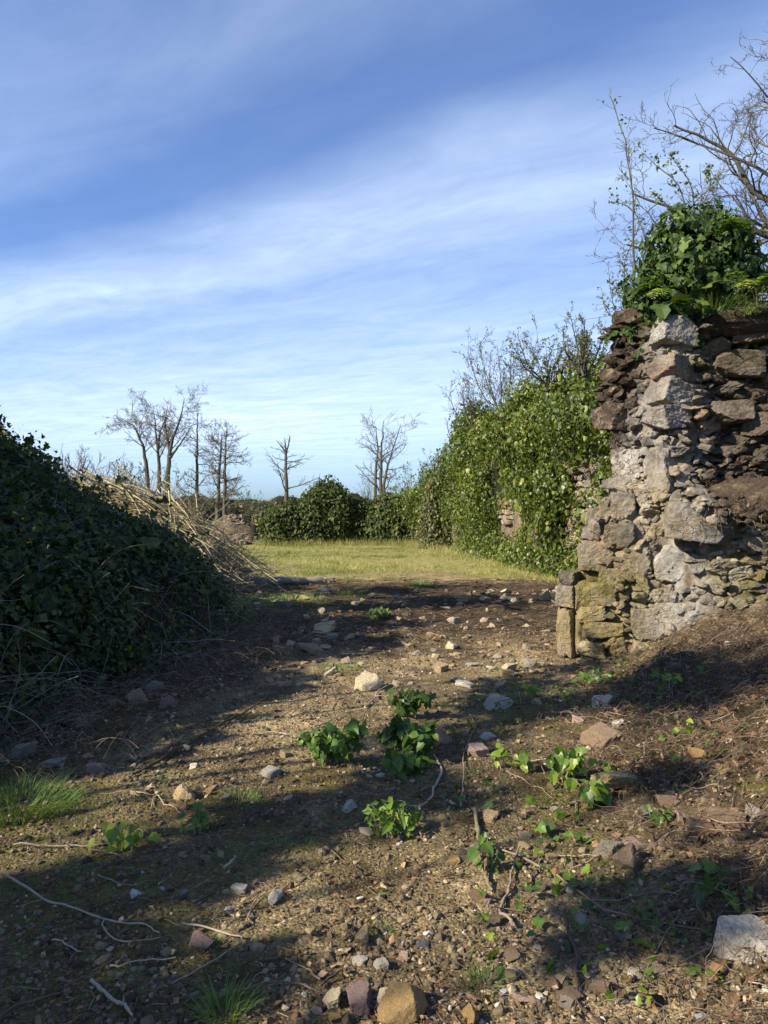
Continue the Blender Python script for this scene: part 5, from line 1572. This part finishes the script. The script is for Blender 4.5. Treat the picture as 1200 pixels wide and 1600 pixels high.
ST = [([(0, 1372), (80, 1412), (150, 1440), (245, 1466)], .0055, M_STICK, 'long pale forked stick slanting across the mossy shade', .75, [(155, 1442), (175, 1470), (205, 1476), (265, 1466)]),
 ([(143, 1540), (175, 1570), (207, 1600)], .0075, M_STICK, 'thick pale stick cut off by the bottom edge', .8, None),
 ([(741, 1270), (748, 1320), (752, 1360), (770, 1400)], .011, M_MOSSY, 'thick mossy crooked stick on the sandy soil', .5, None),
 ([(882, 1432), (897, 1500), (900, 1545), (899, 1600)], .0085, M_ROOT, 'dark reddish stick running out of the bottom edge', .25, None),
 ([(678, 1185), (674, 1225), (660, 1260), (652, 1285)], .0085, M_STICK, 'pale curved stick rising from the pointed-leaf sprig', .9, None),
 ([(205, 1215), (300, 1165), (380, 1118), (455, 1075)], .009, M_ROOT, 'long dark straight pole standing in for a shadow line up the track', .3, None),  # narrow tree shadow on the track, made as a dark pole
 ([(285, 1452), (345, 1464), (378, 1474), (330, 1508), (268, 1545)], .004, M_STICK, 'bent dry twig above the purple-brown stone', .7, None),
 ([(470, 1295), (520, 1345), (560, 1385), (620, 1435)], .003, M_ROOT, 'thin dark stem across the sandy patch', .4, None),
 ([(778, 1330), (860, 1370), (950, 1415), (1080, 1465), (1200, 1520)], .0055, M_STICK, 'long thin bramble stem trailing down the bank', .35, [(950, 1415), (1040, 1400), (1110, 1420)]),
 ([(340, 1568), (420, 1545), (500, 1548), (575, 1555)], .0045, M_ROOT, 'dark twig lying behind the bottom stone row', .5, None),
 ([(20, 1326), (110, 1325), (190, 1323), (250, 1300)], .004, M_STICK, 'slim twig under the larger ivy seedling', .55, None),
 ([(205, 1240), (250, 1255), (282, 1275)], .004, M_STICK, 'short forked twig beside the tan wedge stone', .65, [(240, 1250), (232, 1270), (205, 1285)]),
 ([(720, 1262), (724, 1200), (726, 1150), (728, 1090)], .0035, M_STICK, 'thin straight twig pointing at the cut ivy branch', .6, None),
 ([(800, 1455), (790, 1420), (796, 1380), (812, 1330)], .007, M_STICK, 'greyish bent stick beside the mossy one', .45, None),
 ([(395, 1150), (430, 1148), (448, 1152)], .007, M_STICK, 'short pale broken stick near the round-leaved ivy', .8, None),
 ([(830, 1195), (860, 1190), (880, 1186)], .006, M_STICK, 'short pale stick pointing to the bright bank sprig', .85, None),
 ([(1060, 1115), (1090, 1112), (1120, 1106)], .007, M_STICK, 'pale snapped stick high on the bank', .85, None),
 ([(570, 1108), (590, 1090), (615, 1060)], .008, M_STICK, 'pale bent stem behind the big cut ivy branch', .8, None),
 ([(490, 1140), (540, 1120), (580, 1110)], .005, M_STICK, 'pale twig between yellow stone and round-leaved ivy', .7, None),
 ([(0, 1600), (70, 1560), (150, 1525), (190, 1500)], .005, M_ROOT, 'dark twig in the mossy bottom corner', .4, None),
 ([(300, 1420), (340, 1390), (375, 1360)], .005, M_ROOT, 'dark stick beside the light square stone', .3, None),
 ([(350, 1362), (362, 1352), (368, 1343)], .006, M_STICK, 'stubby pale stick above the light square stone', .9, None),
 ([(1000, 1560), (1020, 1500), (1060, 1440)], .004, M_STICK, 'thin twig left of the dark hollow', .5, None)]
for i, (pts, r, mt, lb, tn, fk) in enumerate(ST):
    stick(pts, r, mt, lb, 300 + i, None, tint=tn, fork=fk)
for i in range(85):
    xx, yy = rs.uniform(20, 1180), 1080 + 500 * rs.rand()
    L = rs.uniform(30, 110); an = rs.normal(-.5, .6)
    pts = [(xx, yy), (xx + L * .5 * math.cos(an), yy + L * .5 * math.sin(an) * .7), (xx + L * math.cos(an + rs.normal(0, .2)), yy + L * math.sin(an) * .7)]
    stick(pts, rs.uniform(.0014, .0040), M_STICK if rs.rand() < .4 else M_ROOT, 'thin dry twig scattered on the trodden earth', 400 + i, 'thin dry twigs scattered on the earth', tint=rs.rand(), n=12)

# ------------------------------------------------------------------ dead roots, vine stems, litter
def tangle(name, label, n, region, rr, LL, mat, seed, lift=.03, curl=.5, tn=(.5, .25), cat='roots'):
    r_ = np.random.RandomState(seed)
    x, y = region(r_, n)
    n = len(x); k = 9
    a = r_.uniform(0, 6.28, n)
    L = r_.uniform(*LL, n) * (.6 + .08 * y)
    da = np.cumsum(r_.normal(0, curl, (n, k)), 1) + a[:, None]
    st = (L / k)[:, None]
    X = x[:, None] + np.cumsum(np.cos(da) * st, 1); Y = y[:, None] + np.cumsum(np.sin(da) * st, 1)
    Z = G(X.ravel(), Y.ravel()).reshape(n, k) + r_.uniform(.0, lift, n)[:, None] + lift * .7 * np.sin(np.linspace(0, 3.1, k))[None] * r_.rand(n)[:, None]
    R0 = r_.uniform(*rr, n)[:, None] * np.linspace(1, .5, k)[None] * (.7 + .05 * y)[:, None]
    V, F = btube(np.stack([X, Y, Z], -1), R0, 4)
    o = solid(name, V, F, mat, tint=np.repeat(np.clip(r_.normal(tn[0], tn[1], n), 0, 1), k * 4), smooth=True)
    return tag(o, label, cat, kind='stuff')


def reg_bank(r_, n):
    y = 2.0 + 6.0 * r_.rand(n * 4) ** 1.2; x = r_.uniform(.2, 4.2, n * 4)
    d = bank_d(x, y)
    kp = (r_.rand(n * 4) < sstep(-.5, .4, d) * (.25 + .75 * sstep(.38, .6, fb2(x, y, 1.4, 3, 97)))) & (x < .62 * y + .5)
    return x[kp][:n], y[kp][:n]


def reg_track(r_, n):
    y = 2.0 + 8 * r_.rand(n * 4) ** 1.3; x = r_.uniform(-.6, .5, n * 4) * y
    kp = r_.rand(n * 4) < .15 + .85 * sstep(.45, .65, fb2(x, y, 1.1, 3, 98))
    return x[kp][:n], y[kp][:n]


def reg_foot(r_, n):
    y = r_.uniform(4.2, 11, n); x = np.interp(y, MFY, MFX) + r_.normal(.15, .3, n)
    return x, y


def reg_deb(r_, n):
    y = 9 + 9 * r_.rand(n); x = r_.uniform(-.17, .25, n) * y
    return x, y


def reg_low(r_, n):
    y = 2.4 + 5.5 * r_.rand(n * 5); x = r_.uniform(-.3, 3.2, n * 5)
    d = bank_d(x, y)
    kp = (r_.rand(n * 5) < np.exp(-((d - .1) / .8) ** 2) * sstep(.42, .62, fb2(x, y, 1.5, 3, 99)))
    return x[kp][:n], y[kp][:n]


tangle('dead_roots', 'tangle of dry roots and torn ivy stems matted over the bank', 8000, reg_bank, (.0007, .0024), (.05, .30), M_ROOT, 501, .07, .85, (.38, .33))
tangle('torn_vines', 'thicker torn vine stems lying over the bank', 260, reg_bank, (.002, .0048), (.25, .7), M_ROOT, 505, .07, .3, (.45, .3))
tangle('dead_stems', 'fine dead stems and straws strewn over the track', 1500, reg_track, (.0006, .0018), (.05, .25), M_ROOT, 502, .012, .28, (.5, .3))
tangle('dead_brambles', 'dry bramble stems along the foot of the ivied bank', 2200, reg_foot, (.0008, .0022), (.12, .45), M_ROOT, 503, .16, .16, (.55, .3))
tangle('brush_litter', 'dark twigs and bark scraps over the debris strip', 1600, reg_deb, (.002, .005), (.08, .3), M_ROOT, 504, .03, .35, (.25, .2))


def leafstuff(name, label, n, region, size, mat, seed, lift=.012, base=SIMPLE_V, bf=SIMPLE_F, tn=(.5, .28), flat=.5):
    r_ = np.random.RandomState(seed)
    x, y = region(r_, n); n = len(x)
    P = np.stack([x, y, G(x, y) + r_.uniform(.003, lift, n)], 1)
    Rm = frames(r_.normal(0, flat, (n, 3)) + [0, 0, 1], r_.normal(0, 1, (n, 3)))
    V, F, T_ = scatter(base, bf, P, Rm, size * np.exp(r_.normal(0, .35, n)), np.clip(r_.normal(*tn, n), 0, 1))
    return tag(solid(name, V, F, mat, tint=T_), label, 'leaf litter', kind='stuff')


leafstuff('wood_chips', 'pale bark and wood chips scattered over the bank', 2200, reg_bank, .016, M_DEAD, 517, .04, tn=(.95, .15), flat=.9)
leafstuff('dead_leaves', 'brown dead leaves and bark scraps lying on the bank', 6500, reg_bank, .030, M_DEAD, 511, .05, tn=(.3, .3), flat=.8)
leafstuff('leaf_litter', 'dead leaves drifted along the foot of the ivied bank', 1300, reg_foot, .04, M_DEAD, 512, .03)
leafstuff('bark_scraps', 'bark scraps and dead leaves over the debris strip', 900, reg_deb, .06, M_DEAD, 513, .03)
leafstuff('scattered_leaves', 'small green ivy leaves lying over the lower bank', 700, reg_low, .034, M_SPRIG, 514, .06, LOBED_V, LOBED_F, (.35, .28), .7)
leafstuff('track_leaves', 'dead leaf scraps and bark strewn on the trodden earth', 4500, reg_track, .020, M_DEAD, 516, .02)
leafstuff('track_scraps', 'tiny dead leaf scraps on the track', 900, reg_track, .014, M_DEAD, 515)

# ------------------------------------------------------------------ cut ivy sprigs and seedlings
def sprig(px_, py_, wpx, hpx, nl, lsize, label, seed, tn=(.5, .25), base=HEART_V, bf=HEART_F, hang=.7, nst=5, lean=0., mat=M_SPRIG):
    r_ = np.random.RandomState(seed)
    b = pxg(px_, py_)
    k_ = b[1] / 1200.
    Wd, Ht = wpx * k_, hpx * k_
    root = empty('ivy_sprig', tuple(b), label, 'ivy sprig')
    ms, ml = MB(), MB()
    for j in range(nst):
        f = (j + .5) / nst - .5
        o = b + [f * Wd * .5, r_.normal(0, .1) * Wd, 0]
        e = b + [f * Wd * .95 + lean * Ht, r_.normal(.0, .22) * Wd, Ht * r_.uniform(.55, 1.) * (1 - .5 * abs(f))]
        m_ = o * .45 + e * .55 + [0, 0, Ht * .25]
        P = smoothline([o, m_, e], 10)
        V, F = btube(P, np.linspace(.0032, .0014, 10), 5); ms.add(V, F, r_.rand())
        n = max(1, int(1.4 * nl) // nst)
        i = r_.uniform(1.5, 9, n); ia = i.astype(int); fr = (i - ia)[:, None]
        Q = P[ia] * (1 - fr) + P[np.minimum(ia + 1, 9)] * fr + r_.normal(0, lsize * .55, (n, 3)) * [1, 1, .6]
        Q[:, 2] = np.maximum(Q[:, 2], b[2] + lsize * .35)
        nm = r_.normal(0, .45, (n, 3)) + [-.15, -.55, .75]
        Rm = frames(nm, r_.normal(0, .5, (n, 3)) + [0, -.2, -hang])
        ml.add(*scatter(base, bf, Q, Rm, lsize * np.exp(r_.normal(0, .25, n)), np.clip(r_.normal(tn[0], tn[1], n), 0, 1)))
        for q in Q[::3]:
            s_ = P[np.argmin(np.linalg.norm(P - q, axis=1))]
            V, F = btube(np.array([s_, (s_ + q) / 2 + [0, 0, .006], q]), .0011, 3); ms.add(V, F, .7)
    ms.out('stem', M_STICK, root, b)
    ml.out('foliage', mat, root, b)
    return root


sprig(522, 1192, 105, 74, 190, .052, 'wide cut ivy sprig with glossy round leaves on the track', 601, (.42, .25), nst=8)
sprig(640, 1188, 90, 80, 110, .066, 'big cut ivy branch with dull hanging leaves in the middle of the track', 602, (.22, .2), nst=7)
sprig(637, 1120, 60, 58, 34, .075, 'dark ivy shoot standing up behind the big cut branch', 603, (.08, .1), LOBED_V, LOBED_F, nst=4)
sprig(640, 1210, 75, 26, 36, .060, 'small ivy spray trailing in front of the big cut branch', 612, (.35, .2), nst=4)
sprig(612, 1308, 92, 60, 64, .052, 'light green sprig with pointed leaves beside the curved stick', 604, (.66, .22), SIMPLE_V * np.array([.8, 1, 1]), SIMPLE_F, nst=7)
sprig(310, 1302, 52, 40, 13, .050, 'little bright ivy seedling below the tan wedge stone', 605, (.5, .25), nst=4)
sprig(194, 1332, 56, 52, 15, .054, 'yellow-green ivy seedling lit by the sun on mossy soil', 606, (.8, .2), nst=4)
sprig(884, 1222, 56, 66, 38, .060, 'bright hanging ivy sprig on the foot of the bank', 607, (.62, .25), nst=5)
sprig(932, 1256, 54, 36, 22, .060, 'lower bright ivy sprig next to the wide flat slab', 608, (.58, .2), nst=4)
sprig(795, 1202, 66, 34, 18, .056, 'small bright sprig between the oval stone and the bank', 609, (.75, .2), nst=4)
sprig(942, 1208, 30, 34, 8, .055, 'single yellow-green ivy shoot above the wide flat slab', 610, (.85, .1), nst=2)
sprig(592, 966, 34, 18, 46, .07, 'low green weed in the far debris', 611, (.35, .2), nst=6)
sprig(930, 1072, 60, 26, 24, .055, 'low ivy trailing under the wall jamb', 613, (.4, .25), LOBED_V, LOBED_F, nst=5)
sprig(1042, 1082, 26, 40, 10, .055, 'upright green shoot on the dark upper bank', 614, (.5, .2), LOBED_V, LOBED_F, nst=2)
sprig(820, 1098, 40, 30, 12, .052, 'ivy shoot in the wall shadow on the bank foot', 615, (.5, .2), nst=3)
sprig(1076, 1150, 30, 24, 9, .045, 'pale small shoot among the bank roots', 616, (.8, .2), nst=3)
sprig(1032, 1288, 30, 30, 8, .05, 'dark ivy shoot above the large pointed boulder', 617, (.2, .15), nst=2)
sprig(762, 1366, 34, 60, 14, .042, 'ivy shoot growing beside the mossy stick', 618, (.3, .2), nst=3)
sprig(1110, 1395, 34, 40, 6, .06, 'pale green lobed leaves in the dark root hollow', 619, (.45, .15), LOBED_V, LOBED_F, nst=2)
for i, (lx, ly, lb) in enumerate([(985, 1458, 'single pale green lobed leaf lying on the sandy earth'), (1095, 1526, 'green fallen leaf in the dark hollow at the bank foot'), (1122, 1530, 'green fallen leaf standing on edge by the dark hollow'), (875, 1380, 'narrow green leaf under the bramble stem'), (598, 1402, 'small yellow leaf on the sandy patch')]):
    b = pxg(lx, ly); s_ = [.07, .05, .05, .035, .03][i]
    Rm = frames(np.array([[.1 * i - .2, -.25, 1.]]), np.array([[-.8, .5 - .4 * i, 0]]))
    V, F, T_ = scatter(LOBED_V, LOBED_F, (b + [0, 0, .018])[None], Rm, np.array([s_]), np.array([.75]))
    tag(solid('fallen_leaf', V, F, M_SPRIG, None, b, T_), lb, 'leaf')

# grass tufts on the track
for i, (tx, ty, n, L, sp, lb, lx_) in enumerate([(35, 1262, 800, .15, .24, 'wide shaggy grass patch under the ivied bank', .3), (372, 1258, 320, .075, .14, 'fine sunlit grass patch near the tan wedge stone', 0), (350, 1590, 190, .12, .06, 'lush green grass tuft at the bottom edge', 0),
        (372, 1340, 120, .06, .10, 'thin grass patch in the shadow band', 0), (528, 1048, 420, .10, .24, 'grass patch on the sunny part of the track', 0), (592, 1462, 70, .06, .035, 'tiny grass tuft beside the round buff stone', 0), (758, 1540, 110, .07, .06, 'pale grass tuft on the sand', 0),
        (440, 1322, 60, .05, .05, 'sparse grass tuft left of the thin dark stem', 0), (250, 1225, 40, .07, .05, 'few grass blades near the short forked twig', 0), (475, 1325, 60, .05, .06, 'small grass tuft at the tip of the thin dark stem', 0), (130, 1275, 160, .09, .16, 'loose grass spreading from the wide shaggy patch', .1), (330, 1480, 50, .05, .04, 'dark grass tuft beside the purple-brown stone', 0),
        (555, 930, 300, .12, .4, 'dim green grass in the far shade', 0), (430, 940, 900, .10, 1.0, 'wide shaded grass patch in front of the log', 0), (655, 915, 300, .12, .4, 'green grass patch at the shadow edge of the meadow', 0), (215, 1110, 60, .12, .06, 'pale grass tuft under the ivied bank', .1)]):
    tuft('grass_tuft', pxg(tx, ty), 700 + i, lb, n, L, .0035 if ty > 1000 else .009, M_TUFT, spread=sp, lean=(lx_, -.1), dirs=.9)
